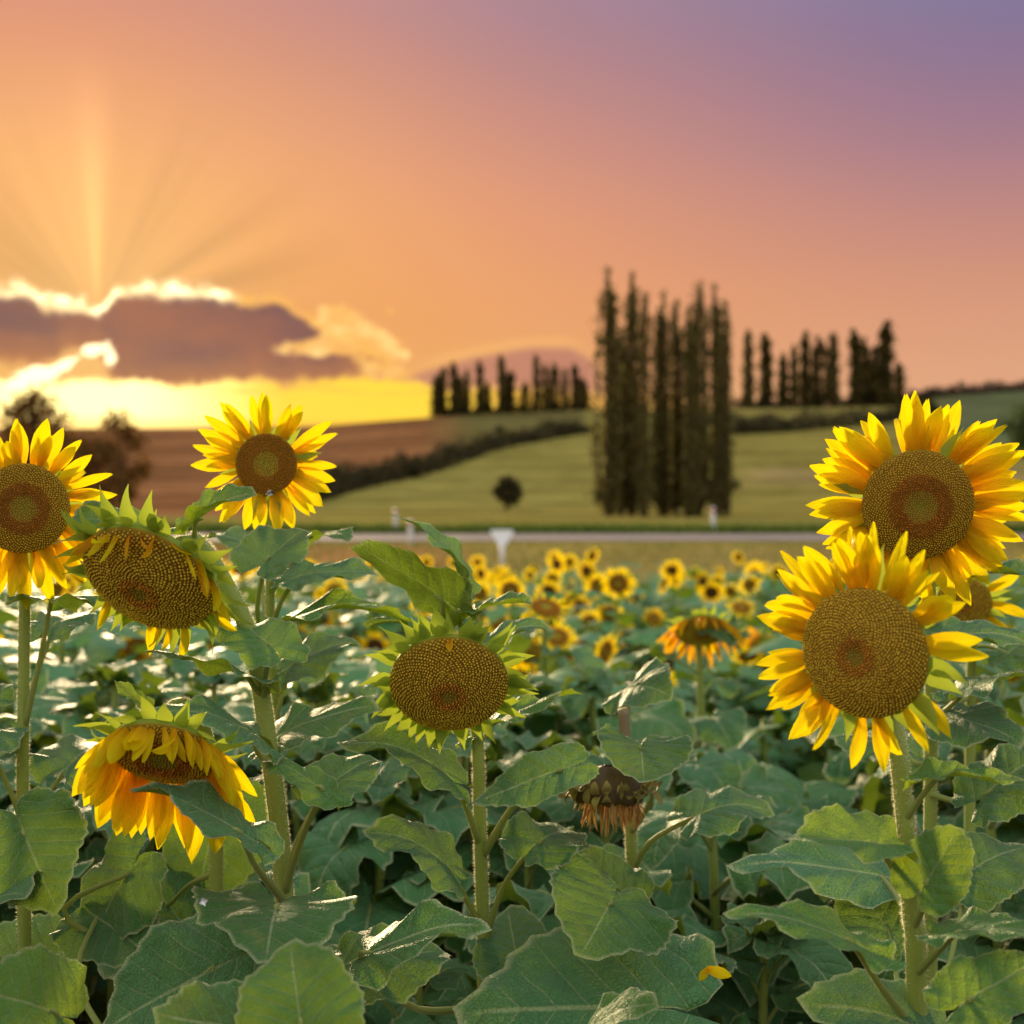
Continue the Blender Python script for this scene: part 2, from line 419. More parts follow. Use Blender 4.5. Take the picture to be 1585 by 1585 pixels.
M_beey = flat_mat('bee band', (.35,.2,.03,1), .8, .2)
M_wing = flat_mat('bee wing', (.35,.33,.30,1), .3, .5)
M_fleck = flat_mat('white fleck', (.8,.82,.8,1), .8, .2)

# ------------------------------------------------------------------ terrain
SKYL = [(-400,668),(0,662),(200,660),(500,655),(660,645),(900,632),(1130,627),(1400,626),(1440,614),(1585,602),(2000,590)]
def ridge_z(px): return CZ+(CX-np.interp(px, [a for a, b in SKYL], [b for a, b in SKYL]))/FPX*420
NEAR = [(-400,0),(0,0),(8,0),(20,-.25),(35,-.42),(50,-.45),(66,-.22),(73,-.02),(80,.40),(88,.62),(110,.80),(140,1.17)]
SHAPE = [(140,0),(180,.045),(220,.17),(260,.36),(330,.62),(420,1),(480,1.0),(700,.9),(3500,.7)]
def ter(x, y):
    x = np.asarray(x, dtype=float); y = np.asarray(y, dtype=float); z = 0
    for k in (-.04, -.02, 0, .02, .04):
        yy = y*(1+k)
        px = CX+x/np.maximum(yy, 60)*FPX
        n_ = np.interp(yy, [a for a, b in NEAR], [b for a, b in NEAR])
        s_ = np.interp(yy, [a for a, b in SHAPE], [b for a, b in SHAPE])
        z = z+(n_+(ridge_z(px)-1.17)*s_)/5
    z = z + np.where(y > 120, np.sin(x*.045+y*.02)*.35*np.clip((y-120)/80, 0, 1), 0)
    return z
def hit(px, py, d0=60, d1=500):
    d = np.linspace(d0, d1, 4000); x = (px-CX)/FPX*d; zr = CZ-(py-CX)/FPX*d
    h = ter(x, d)-zr; i = np.argmax(h > 0)
    return Vector((x[i], d[i], float(ter(x[i], d[i]))))
def axis(a, segs):
    out = [a]
    for end, st in segs:
        while out[-1] < end-1e-6: out.append(min(end, out[-1]+st))
    return np.array(out)
gx = axis(-520, [(-400,30),(-180,12),(-40,3),(40,1.5),(180,3),(400,12),(520,30)])
gy = axis(-160, [(-20,20),(30,1.5),(140,2),(470,3),(700,23),(820,60)])
GX, GY = np.meshgrid(gx, gy); GZ = ter(GX, GY)
hedge_px = [(440,782),(500,768),(560,752),(640,735),(700,716),(760,696),(830,682),(905,670)]
hp = [hit(*q) for q in hedge_px]
# colour zones of the ground
ppx = CX+GX/np.maximum(GY, 1)*FPX; ppy = CX-(GZ-CZ)/np.maximum(GY, 1)*FPX
def L3(*c): return np.array(lin(*c)[:3])
brown, meadow, dry, olive, soil, dkgrn, ygr = L3(158,112,74), L3(140,130,66), L3(158,138,92), L3(112,106,62), L3(58,46,32), L3(84,104,78), L3(146,140,74)
gc = np.empty(GX.shape+(3,)); gc[:] = meadow
def sm(a, lo, hi): t_ = np.clip((a-lo)/(hi-lo), 0, 1); return (t_*t_*(3-2*t_))[..., None]
def blend(c1, c2, m_): return c1*(1-m_)+c2*m_
wob = np.sin(GX*.21+np.sin(GY*.07)*2)*.5+np.sin(GY*.13+GX*.05)*.5
bound = np.interp(ppx, [q[0] for q in hedge_px], [q[1] for q in hedge_px], left=800)
gc = blend(gc, ygr[None, None], sm(GY, 130, 190)*.5*(1-sm(ppx, 900, 1300)))
up_ = sm(bound-ppy, -1, 4)*sm(-ppx, -912, -900)
gc = blend(gc, olive[None, None], up_)
gc = blend(gc, brown[None, None], up_*sm(-ppx, -740, -640))
fur = (np.sin(GY*.55+GX*.22)*.5+.5)[..., None]*up_*sm(-ppx, -690, -650)
gc = gc*(1-.34*fur)*(1-.25*up_*(.5+.5*np.sin(GX*.035-GY*.09)[..., None]))
gc = blend(gc, dry[None, None], sm(wob*8+(760-ppy), -8, 10)*sm(-(ppy), -770, -735)*sm(ppx, 1130, 1190)*.7*(ppy > 725)[..., None])
gc = blend(gc, dkgrn[None, None], sm(ppx, 1380, 1500)*sm(GY, 200, 300))
gc = blend(gc, olive[None, None], sm(-ppy, -664, -655)*sm(ppx, 920, 960)*.4)
gc = blend(gc, dry[None, None], sm(GY, 22, 30)*(1-sm(GY, 68, 72))*(.45+.3*wob[..., None]))
gc = blend(gc, brown[None, None]*1.1, sm(GY, 50, 54)*(1-sm(GY, 68, 72))*sm(-ppx, -745, -690)*.9)
gc = gc*(1+.12*(np.sin(GY*.33+np.sin(GX*.03)*2)*sm(GY, 100, 140)[..., 0])[..., None])*(1+.10*(np.sin(GX*.16-GY*.06+np.sin(GY*.05)*3))[..., None])
gc = blend(gc, soil[None, None], 1-sm(GY, 22, 25))
nyy, nxx = GX.shape; idx = np.arange(nyy*nxx).reshape(nyy, nxx)
F = np.stack([idx[:-1, :-1], idx[:-1, 1:], idx[1:, 1:], idx[1:, :-1]], -1).reshape(-1, 4)
g = obj('ground', mesh('ground', np.stack([GX, GY, GZ], -1).reshape(-1, 3), F, M_ground, True, None, gc.reshape(-1, 3)))
g['kind'] = 'structure'

# road: a strip draped 4 cm above the verge
rx = axis(-400, [(400, 4)]); ry = np.linspace(74.2, 79.4, 6)
RX, RY = np.meshgrid(rx, ry); RZ = ter(RX, RY)+.05
i2 = np.arange(RX.size).reshape(RX.shape)
F = np.stack([i2[:-1, :-1], i2[:-1, 1:], i2[1:, 1:], i2[1:, :-1]], -1).reshape(-1, 4)
o = obj('road', mesh('road', np.stack([RX, RY, RZ], -1).reshape(-1, 3), F, M_road)); o['kind'] = 'structure'

def blades(pts, h, w, cols, lean=.3):
    J = Join(); V = []; Fs = []; C = []
    for k, (x, y, z) in enumerate(pts):
        a = random.uniform(0, math.pi); hh = h*random.uniform(.5, 1.2); dx_, dy_ = math.cos(a)*w, math.sin(a)*w
        lx, ly = random.gauss(0, lean)*hh, random.gauss(0, lean)*hh
        b = len(V); V += [(x-dx_, y-dy_, z-.02), (x+dx_, y+dy_, z-.02), (x+lx, y+ly, z+hh)]; Fs.append((b, b+1, b+2))
        c_ = random.choice(cols)*random.uniform(.75, 1.25); C += [c_]*3
    J.add(V, Fs, None, np.array(C)); return J
def scatter(n, x0, x1, y0, y1, follow=True):
    y = rng.uniform(y0, y1, n); x = rng.uniform(x0, x1, n); return np.stack([x, y, ter(x, y)], -1)
J = blades(scatter(16000, -55, 55, 80.6, 84.5), .55, .06, [L3(70,98,40), L3(90,116,44), L3(112,128,50)])
o = obj('roadside_grass', J.build('roadside_grass', M_grass, False)); o['kind'] = 'stuff'; o['label'] = 'dark green grass strip along the far side of the road'; o['category'] = 'grass'
J = blades(scatter(22000, -32, 32, 22.5, 72.5), .22, .05, [L3(150,140,70), L3(128,132,60), L3(170,150,86), L3(104,118,50)])
o = obj('verge_grass', J.build('verge_grass', M_grass, False)); o['kind'] = 'stuff'; o['label'] = 'short dry grass between the sunflower field and the road'; o['category'] = 'grass'

# ------------------------------------------------------------------ trees
def leaf_quads(cent, size, cols, jit=.35, flat=0):
    n = len(cent); c0 = np.asarray(cent)
    a = rng.normal(size=(n, 3)); a /= np.linalg.norm(a, axis=1)[:, None]
    b = rng.normal(size=(n, 3)); b -= a*(a*b).sum(1)[:, None]; b /= np.linalg.norm(b, axis=1)[:, None]
    s = size*rng.uniform(.6, 1.4, n)[:, None]
    V = np.stack([c0-a*s*.5, c0+b*s*.32, c0+a*s*.5, c0-b*s*.32], 1).reshape(-1, 3)
    F_ = np.arange(4*n).reshape(-1, 4)
    cc = np.asarray(cols)[rng.integers(0, len(cols), n)]*rng.uniform(.75, 1.25, n)[:, None]
    return V, F_, np.repeat(cc, 4, 0)
PC = [L3(92,88,42), L3(108,98,48), L3(118,104,52), L3(78,78,44)]
def poplar_meshes(seed, H=25, wid=1.7, n=3600, strands=7, size=.42):
    r = random.Random(seed); Jt = Join(); cent = []
    trunk = [(0,0,-.5),(r.uniform(-.1,.1),0,H*.4),(r.uniform(-.3,.3),r.uniform(-.2,.2),H*.96)]
    v, f, u = tube(trunk, [.38,.22,.05], 9, 7); Jt.add(v, f, u, L3(74,60,46))
    for k in range(strands):
        a = r.uniform(0, 6.28); off = wid*r.uniform(.25, 1.0); h0 = H*r.uniform(.0, .08); h1 = H*r.uniform(.80, .99)
        if k == 0: off = 0; h0 = H*.02; h1 = H
        p = [(0,0,h0*.6),(math.cos(a)*off*.75,math.sin(a)*off*.75,h0+.6),(math.cos(a)*off,math.sin(a)*off,h0+(h1-h0)*.35),(math.cos(a)*off*.8,math.sin(a)*off*.8,h0+(h1-h0)*.7),(math.cos(a)*off*.55,math.sin(a)*off*.55,h1)]
        v, f, u = tube(p, [.13,.1,.06,.03], 8, 4); Jt.add(v, f, u, L3(74,60,46))
        m_ = n//strands
        C = np.array(spline(p[1:], 40)); q = rng.uniform(0, 1, m_)**1.35
        base_ = C[(q*39).astype(int)]
        wv = 1.05*np.minimum(1, .6+5*q)*np.minimum(1, .5+(1-q)*8)*(1-.30*q)*(wid/1.7)
        bunch = .75+.5*np.sin(q*H*1.3+k*2)
        th_ = rng.uniform(0, 6.28, m_); rr_ = wv*bunch*rng.uniform(0, 1, m_)**.6*np.where(rng.uniform(0, 1, m_) < .12, 1.7, 1)
        cent.append(base_+np.stack([np.cos(th_)*rr_, np.sin(th_)*rr_, rng.normal(0, .3, m_)], -1))
    cent = np.concatenate(cent)
    v, f, c_ = leaf_quads(cent, size, PC)
    Jc = Join(); Jc.add(v, f, None, c_)
    return Jt.build('poplar_trunk', M_bark), Jc.build('poplar_crown', M_crown, False)
POP = [poplar_meshes(s, 25, w_, 5400, st, .42) for s, w_, st in ((1,1.7,9),(2,1.5,7),(3,1.9,9),(4,1.35,6))]
POPS = [poplar_meshes(s, 20, w_*1.2, 3200, st, .6) for s, w_, st in ((11,1.0,4),(12,1.3,5),(13,.8,3))]
def put_poplar(px, top_y, d, variants, k, wpx, label, group, H, wid):
    x = (px-CX)/FPX*d; b = Vector((x, d, float(ter(x, d))))
    ht = CZ-(top_y-CX)/FPX*d-b.z
    e = empty('poplar_tree', b, label, 'tree', group, random.uniform(0, 6.28))
    sc = ht/H; sw = (wpx/FPX*d)/(2*wid*1.35)
    e.scale = (sw, sw, sc)
    tr, cr = variants[k % len(variants)]
    obj('trunk', tr, e); obj('crown', cr, e); return e
WD = [1.7,1.5,1.9,1.35]
cen = [(941,410,139,52,'tallest poplar, leftmost of the big central clump beside the road'),
       (962,505,142,40,'shorter poplar tucked right of the tallest one in the central clump'),
       (979,417,144,40,'second tallest poplar with a slim tip in the left half of the central clump'),
       (1000,448,138,42,'poplar with a ragged gappy crown, middle of the left half of the central clump'),
       (1027,448,141,48,'narrow poplar just right of the first gap in the central clump'),
       (1047,462,145,50,'thin see-through poplar in the middle of the central clump'),
       (1066,470,137,44,'slim poplar left of the dense twin crowns in the central clump'),
       (1084,431,140,44,'dense poplar, left one of the twin crowns in the central clump'),
       (1106,436,143,44,'dense poplar, right one of the twin crowns in the central clump'),
       (1122,462,138,38,'rightmost poplar of the central clump, behind a white road marker')]
for i, (px, ty, d, w_, lab) in enumerate(cen):
    k = (i*3+1) % 4; put_poplar(px, ty, d, POP, k, w_*1.22, lab, 'tall poplars in the central clump', 25, WD[k])
WS = [1.0,1.3,.8]
lrow = [(676,580,20),(688,566,20),(701,560,18),(712,580,16),(722,570,16),(742,558,18),(755,590,14),(774,547,20),(792,574,22),(812,590,14),(828,547,18),(843,562,14),(857,560,15),(873,568,15),(888,562,16),(902,584,18)]
for i, (px, ty, w_) in enumerate(lrow):
    k = i % 3; put_poplar(px, ty, 418+3*math.sin(i*2.1), POPS, k, w_*1.25, 'small slim poplar in the ridge row left of the central clump, glowing sunset behind', 'ridge poplars left of the clump', 20, WS[k])
rrow = [(1157,508,24),(1183,515,26),(1212,545,18),(1228,532,20),(1247,512,22),(1266,520,22),(1291,512,26),(1320,508,22),(1338,522,20),(1356,530,18),(1374,496,30),(1390,560,24)]
rl = ['ridge poplar just right of the big central clump, slim crown']+['ridge poplar second right of the big central clump, rounded crown']+['slim dark poplar in the ridge row between the big clump and the upper right sunflower']*8+['tallest ridge poplar at the right end of the row, broad dark crown','low ragged poplar closing the right end of the ridge row']
for i, (px, ty, w_) in enumerate(rrow):
    k = (i+1) % 3; put_poplar(px, ty, 418+3*math.sin(i*1.7), POPS, k, w_*1.3, rl[i], 'ridge poplars right of the clump', 20, WS[k])

def round_tree(seed, H, Wd, n, size, cols, trunk_h=.25, clumps=14, gap=.6):
    r = random.Random(seed); Jt = Join(); th0 = H*trunk_h
    v, f, u = tube([(0,0,-.4),(0.1*Wd*r.uniform(-1,1),0,th0),(0,0,H*.7)], [Wd*.05+.05,Wd*.04+.03,.03], 8, 7); Jt.add(v, f, u, L3(80,62,44))
    cent = []
    for k in range(clumps):
        a = k*2.4+r.uniform(-.4, .4); t_ = ((k*11) % clumps+.5)/clumps; z = th0+(H-th0)*(.12+.8*t_); rr_ = Wd*.5*math.sin(math.pi*(.18+.72*t_))*r.uniform(.3, .9)
        c0 = np.array([math.cos(a)*rr_, math.sin(a)*rr_, z])
        v, f, u = tube([(0,0,th0*.8+.1*H),tuple(c0*np.array([.5,.5,.85])),tuple(c0)], [Wd*.02+.01,Wd*.012+.006,.004], 6, 5); Jt.add(v, f, u, L3(80,62,44))
        s_ = Wd*.26*r.uniform(.7, 1.25)
        q = rng.normal(size=(n//clumps, 3)); q /= np.linalg.norm(q, axis=1)[:, None]; q *= (rng.uniform(0, 1, len(q))**.6)[:, None]*s_
        cent.append(c0+q*np.array([1, 1, .8]))
    v, f, c_ = leaf_quads(np.concatenate(cent), size, cols); Jc = Join(); Jc.add(v, f, None, c_)
    return Jt.build('tree_trunk', M_bark), Jc.build('tree_crown', M_crown, False)
def put_tree(px, base_y, d, meshes, label, cat='tree', name='round_tree', group=None, sc=1, z=None):
    x = (px-CX)/FPX*d; b = Vector((x, d, float(ter(x, d))))
    e = empty(name, b, label, cat, group, random.uniform(0, 6.28)); e.scale = (sc,)*3
    obj('trunk', meshes[0], e); obj('crown', meshes[1], e); return e
OC = [L3(120,84,36), L3(136,94,40), L3(96,74,34)]
tA = round_tree(5, 11.0, 7.6, 4200, .42, OC, .1, 26); tB = round_tree(6, 9.4, 4.6, 1700, .40, OC, .1, 14); tC = round_tree(9, 7.0, 8, 3000, .4, OC, .05, 20)
put_tree(50, 0, 118, tA, 'dark see-through tree behind the left edge sunflower, sunset through its crown')
put_tree(-40, 0, 122, tC, 'dark tree cut by the left edge of the photo')
put_tree(186, 0, 120, tB, 'narrow-topped tree against the brightest part of the sunset')
put_tree(135, 0, 116, tC, 'low wide brownish tree between the two taller trees at left')
bC = [L3(64,60,30), L3(76,70,34), L3(52,52,28)]
bush = round_tree(21, 3.0, 3.1, 4000, .22, bC, .16, 14); bush2 = round_tree(22, 2.2, 4.5, 1500, .25, bC, .04, 12)
p = hit(785, 790, 100, 300)
put_tree(785, 0, p.y, bush, 'lone round dark bush on the meadow left of the central poplars', 'bush', 'round_bush', None, 1.2)
p = hit(1137, 757, 100, 300); put_tree(1137, 0, p.y, bush2, 'low small bush on the slope right of the central poplars', 'bush', 'low_bush', None, .5)
p = hit(640, 738, 100, 400); put_tree(640, 0, p.y-1, bush2, 'small bush bulging from the diagonal hedge on the hillside', 'bush', 'low_bush', None, .9)
p = hit(1580, 706, 60, 400); put_tree(1590, 0, p.y, round_tree(31, 8.5, 9, 3000, .5, [L3(66,84,40), L3(82,98,44)], .1, 16), 'round green tree at the right edge above the big sunflower', 'tree', 'round_tree')

def hedge(path, h, w, n, size, cols, label):
    C = np.array(spline([tuple(q) for q in path], 200)); q = rng.integers(0, 199, n)
    base_ = C[q]+(C[q+1]-C[q])*rng.uniform(0, 1, (n, 1))
    hh = h*(.65+.35*np.sin(q*.31)*np.sin(q*.13+1)+.2*rng.uniform(-1, 1, n))
    off = rng.normal(size=(n, 3)); off /= np.linalg.norm(off, axis=1)[:, None]
    c0 = base_.copy(); c0[:, :2] += off[:, :2]*w*.5; c0[:, 2] = ter(c0[:, 0], c0[:, 1])+np.abs(off[:, 2])*hh
    v, f, c_ = leaf_quads(c0, size, cols); J = Join(); J.add(v, f, None, c_)
    e = empty('hedge', Vector(path[0]), label, 'hedge'); me = J.build('hedge_foliage', M_crown, False)
    obj('foliage', me, e, Matrix.Translation(-Vector(path[0]))); return e
HC = [L3(56,52,28), L3(68,62,32), L3(48,50,28), L3(76,70,38)]
hedge(hp, 4.2, 5, 9000, .7, HC, 'dark hedge climbing diagonally between brown field and green meadow')
hedge([hit(a, b) for a, b in ((1130,672),(1200,668),(1300,660),(1400,648),(1440,640))], 4.5, 6, 7000, .75, HC, 'dark hedge crossing the hillside right of the central poplars')
def ridge_path(pxs, d=419): return [Vector(((p_-CX)/FPX*d, d, float(ter((p_-CX)/FPX*d, d)))) for p_ in pxs]
hedge(ridge_path([672,740,820,912]), 2.6, 4, 4500, .6, HC, 'low scrub along the ridge under the left poplar row')
hedge(ridge_path([1132,1220,1320,1405]), 3.2, 4, 5500, .6, HC, 'low scrub along the ridge under the right poplar row')
hedge(ridge_path([1405,1450,1520,1600,1700], 421), 4.0, 5, 7000, .7, [L3(66,60,48), L3(76,68,52)], 'dark tree belt on the skyline above the upper right sunflower')

# ------------------------------------------------------------------ road furniture
def box(cx, cy, cz, sx_, sy_, sz_):
    v = [(cx+a*sx_/2, cy+b*sy_/2, cz+c_*sz_/2) for a in (-1, 1) for b in (-1, 1) for c_ in (-1, 1)]
    return v, [(0,1,3,2),(4,6,7,5),(0,4,5,1),(2,3,7,6),(0,2,6,4),(1,5,7,3)]
def post(px, d, h, label):
    x = (px-CX)/FPX*d; e = empty('marker_post', (x, d, float(ter(x, d))), label, 'road marker', 'white road marker posts')
    v, f, u = tube([(0,0,-.1),(0,0,h*.5),(0,0,h)], [.13,.12,.11], 4, 8); obj('post_body', mesh('marker_post', v, f, M_white), e)
    v, f, u = tube([(0,0,h*.8),(0,0,h*.93)], [.128,.124], 2, 8); obj('reflective_band', mesh('marker_band', v, f, M_red), e)
post(612, 82.2, 1.35, 'white marker post on the far road edge, left of the pair, red banded')
post(635, 72.0, 1.25, 'white marker post on the near road edge, right one of the left pair')
post(1104, 82.2, 1.45, 'white marker post at the roadside below the central poplars')
d = 50; x = (777-CX)/FPX*d; gz = float(ter(x, d))
e = empty('road_sign', (x, d, gz), 'white downward-pointing triangular sign on a post between field and road', 'road sign')
v, f, u = tube([(0,0,-.1),(0,0,1.1)], [.09,.09], 2, 10); obj('post', mesh('sign_post', v, f, M_white), e)
pts = []
tri = [(-.46,1.42),(.46,1.42),(0,.66)]
for k in range(3):
    a = Vector(tri[k]); b = Vector(tri[(k+1) % 3]); z_ = Vector(tri[k-1])
    for t_ in np.linspace(0, 1, 5):
        p0 = a+(z_-a)*.16; p1 = a; p2 = a+(b-a)*.16
        pts.append(p0*(1-t_)**2+p1*2*t_*(1-t_)+p2*t_*t_)
n_ = len(pts); v = [(q.x, -.10, q.y) for q in pts]+[(q.x, -.112, q.y) for q in pts]
f = [tuple(range(n_)), tuple(range(2*n_-1, n_-1, -1))]+[(k, (k+1) % n_, n_+(k+1) % n_, n_+k) for k in range(n_)]
obj('sign_plate', mesh('sign_plate', v, f, M_signw, False), e).rotation_euler = (R_(-9), 0, 0)

# ------------------------------------------------------------------ sunflower building blocks
def leaf_blade(L=1.0, width=1.0, na=44, nr=8, bend=.8, fold=.18, side=.25, wave=.05, tipc=.0, seed=0, teeth=.022, notch=.12):
    """cordate blade round the petiole joint; x runs to the tip, z is the upper side. returns V,F,UV,C,tip"""
    r = random.Random(seed); ph = [r.uniform(0, 6.28) for _ in range(6)]
    th_ = np.linspace(-math.pi*.985, math.pi*.985, na); 
    a = np.abs(th_)/math.pi
    prof = np.interp(a, [0,.04,.1,.2,.32,.45,.6,.75,.88,.96,1], [1.0,.90,.80,.68,.585,.53,.50,.475,.42,.27,notch])
    tooth = 1+teeth*np.where(np.arange(na) % 2, 1, -1)*(a < .93)+.025*np.sin(th_*3+ph[0])+.02*np.sin(th_*7+ph[1])
    R = prof*tooth
    V = [(0, 0, 0)]; C = [(0, 0, 0)]; UV = [(0, 0)]
    for k in range(1, nr+1):
        t_ = (k/nr)**.9
        for j in range(na):
            rr_ = R[j]*t_; x = rr_*math.cos(th_[j]); y = rr_*math.sin(th_[j])*width
            UV.append((x, y)); C.append((t_,)*3)
            z = fold*abs(y)-side*y*y*1.5
            z += wave*t_*t_*math.sin(th_[j]*5+ph[2])*(.5+abs(y))+wave*.5*t_**3*math.sin(th_[j]*11+ph[3])+wave*.5*t_*math.sin(x*6+ph[4])
            s_ = (x-abs(y)*.75+y*y*.35+.525)/.165; z += .005*(1-abs((s_ % 1)-.5)*2)
            kx = bend; 
            if abs(kx) > 1e-3:
                xx = max(x, 0); ang = kx*xx+tipc*max(0, xx-.6)
                X0 = math.sin(kx*xx)/kx if xx > 0 else x; Z0 = -(1-math.cos(kx*xx))/kx if xx > 0 else -.18*x*x
                V.append((X0+z*math.sin(ang), y, Z0+z*math.cos(ang)-tipc*max(0, xx-.6)**2))
            else: V.append((x, y, z))
    F_ = [(0, 1+j, 2+j) for j in range(na-1)]
    for k in range(1, nr):
        b0 = 1+(k-1)*na; b1 = 1+k*na
        F_ += [(b0+j, b1+j, b1+j+1, b0+j+1) for j in range(na-1)]
    tipi = 1+(nr-1)*na+int(np.argmin(np.abs(th_)))
    V = np.array(V)*L; return V, F_, np.array(UV), np.array(C), V[tipi]

def petal_mesh(name, mat, Wd=.27, curl=.3, twist=.2, notch=.0, seed=0, nl=9, nw=4, px_=(0,.15,.4,.65,.85,.95,1), py_=(.42,.7,1,.95,.55,.25,.04)):
    V = []; UV = []; F_ = []; r = random.Random(seed)
    for i in range(nl):
        t_ = i/(nl-1); w_ = Wd*.5*(math.sin(math.pi*min(1, (t_*.88+.12))**.85)**.75 if t_ < 1 else 0.02)
        w_ = Wd*.5*(np.interp(t_, px_, py_))
        for j in range(nw+1):
            s_ = (j/nw)*2-1; x = t_-(notch*(1-abs(s_)) if i == nl-1 else 0); y = s_*w_
            z = .10*w_*math.cos(s_*math.pi*2.0)*1.2-.35*w_*s_*s_+.02*math.sin(t_*7+seed+s_*2)
            tw = twist*t_; y2 = y*math.cos(tw)-z*math.sin(tw); z2 = y*math.sin(tw)+z*math.cos(tw)
            if abs(curl) > 1e-3: xx = math.sin(curl*x)/curl; zz = (1-math.cos(curl*x))/curl
            else: xx, zz = x, 0
            V.append((xx-z2*math.sin(curl*x), y2, zz+z2*math.cos(curl*x))); UV.append((t_, s_))
    for i in range(nl-1):
        for j in range(nw):
            b = i*(nw+1)+j; F_.append((b, b+1, b+nw+2, b+nw+1))
    return mesh(name, V, F_, mat, True, UV)
PET = [petal_mesh('petal', M_petal, w_, c_, tw, n_, i) for i, (w_, c_, tw, n_) in enumerate(((.30,.25,.1,0),(.27,-.25,-.3,.06),(.33,.45,.25,.0),(.24,.1,.5,.05),(.29,-.5,-.15,0),(.31,.7,.2,.05),(.26,.0,-.45,0)))]
PETC = [petal_mesh('curled_petal', M_petal, w_, c_, tw, n_, i+20) for i, (w_, c_, tw, n_) in enumerate(((.26,1.6,.5,0),(.24,-1.5,.8,0),(.28,1.1,-.7,.05),(.22,-1.0,-1.0,0)))]
PETO = [petal_mesh('ageing_petal', M_petal_or, w_, c_, tw, n_, i+40) for i, (w_, c_, tw, n_) in enumerate(((.26,.5,.5,0),(.24,-.6,.6,0),(.28,.3,-.4,.05)))]
BRA = [petal_mesh('bract', M_bract, w_, c_, tw, 0, i+60, 7, 2, (0,.12,.3,.5,.7,.85,1), (.8,1,.86,.58,.3,.13,.02)) for i, (w_, c_, tw) in enumerate(((.5,-.5,.2),(.55,.5,-.3),(.46,.9,.5),(.5,-1.1,.1)))]
DRB = [petal_mesh('dried_bract', M_dry, w_, c_, tw, 0, i+80, 7, 2) for i, (w_, c_, tw) in enumerate(((.4,2.0,.9),(.36,-1.8,-.8),(.42,2.6,.3)))]
DRP = [petal_mesh('dried_petal', M_dryor, w_, c_, tw, 0, i+90, 7, 2) for i, (w_, c_, tw) in enumerate(((.10,.3,1.2),(.12,-.4,-1.5),(.09,.5,.8)))]

def disc_mesh(R, dome, dip, backd):
    prof = [(0.001, dome-dip), (.25, dome*.96-dip*.45), (.5, dome*.80), (.75, dome*.50), (.92, dome*.18), (1.0, -.02)]
    bprof = [(1.015, -.06), (1.0, -.16), (.75, -backd*.55), (.42, -backd*.85), (.16, -backd)]
    n = 28; V = []; F_ = []; mi = []; C = []
    cols = [L3(130,118,34), L3(140,96,30), L3(140,98,24), L3(134,98,20), L3(130,96,20), L3(140,114,28), L3(150,128,32)]+[L3(120,150,50)]*4
    for k, (r_, z_) in enumerate(prof+bprof):
        for j in range(n): V.append((math.cos(2*math.pi*j/n)*r_*R, math.sin(2*math.pi*j/n)*r_*R, z_*R)); C.append(cols[k])
    for k in range(len(prof)+len(bprof)-1):
        for j in range(n):
            F_.append((k*n+j, k*n+(j+1) % n, (k+1)*n+(j+1) % n, (k+1)*n+j)); mi.append(0 if k < len(prof) else 1)
    F_ = [q[::-1] for q in F_]
    return mesh('head_body', V, F_, [M_disc, M_bract], True, [(v[0]/R*.5, v[2]*8) for v in V], C, mi)
def floret_mesh(R, dome, dip, n, kind):
    J = []; F_ = []; C = []
    for i in range(n):
        q = math.sqrt((i+.5)/n); r_ = q*1.0; a = i*2.399963
        z = float(np.interp(q, [0,.25,.5,.75,.92,1], [dome-dip, dome*.96-dip*.45, dome*.8, dome*.5, dome*.18, -.02]))
        cell = R/math.sqrt(n)*1.62
        if kind == 'seed':
            if q < .13: c_, h = L3(170,150,50), .5
            elif q < .30: c_, h = L3(214,150,44)*random.uniform(.7,1.25), 1.0
            else: c_, h = L3(228,196,58)*(1.0+.1*(q-.5))*random.uniform(.75,1.2), .6
            tipc = c_*1.35; w_ = .43
        elif kind == 'bloom':
            if q < .30: c_, h = L3(170,164,44), .35; tipc = c_*1.2
            elif q < .58: c_, h = L3(206,134,42)*random.uniform(.5,1.3), random.uniform(.8,1.6); tipc = L3(232,150,60) if random.random() < .5 else L3(176,92,26)
            else: c_, h = L3(224,188,50)*random.uniform(.8,1.15), .6; tipc = L3(236,196,60)
            w_ = .40
        else:
            if q < .42: c_, h = L3(186,184,44), .3; tipc = c_*1.15
            else: c_, h = L3(196,128,30)*random.uniform(.75,1.15), 1.1; tipc = L3(240,168,60)
            w_ = .42
        jz = random.uniform(.7, 1.35); s_ = cell*w_*1.22*random.uniform(.82, 1.12); jt = cell*.13; x, y = math.cos(a)*r_*R+random.gauss(0, jt), math.sin(a)*r_*R+random.gauss(0, jt)
        ca, sa = math.cos(a), math.sin(a); b = len(J)
        for (dx_, dy_) in ((1,0),(0,1),(-1,0),(0,-1)):
            X_, Y_ = dx_*s_*.8, dy_*s_*1.05
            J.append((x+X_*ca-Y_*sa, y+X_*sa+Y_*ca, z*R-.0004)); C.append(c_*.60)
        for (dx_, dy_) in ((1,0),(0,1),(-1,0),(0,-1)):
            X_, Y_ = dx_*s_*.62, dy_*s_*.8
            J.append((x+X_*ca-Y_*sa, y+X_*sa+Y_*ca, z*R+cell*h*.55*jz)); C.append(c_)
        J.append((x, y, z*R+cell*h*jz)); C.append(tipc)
        for k in range(4):
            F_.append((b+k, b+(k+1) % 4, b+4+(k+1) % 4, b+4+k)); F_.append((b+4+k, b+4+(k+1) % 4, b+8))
    return mesh('florets', J, F_, M_floret, True, None, C)

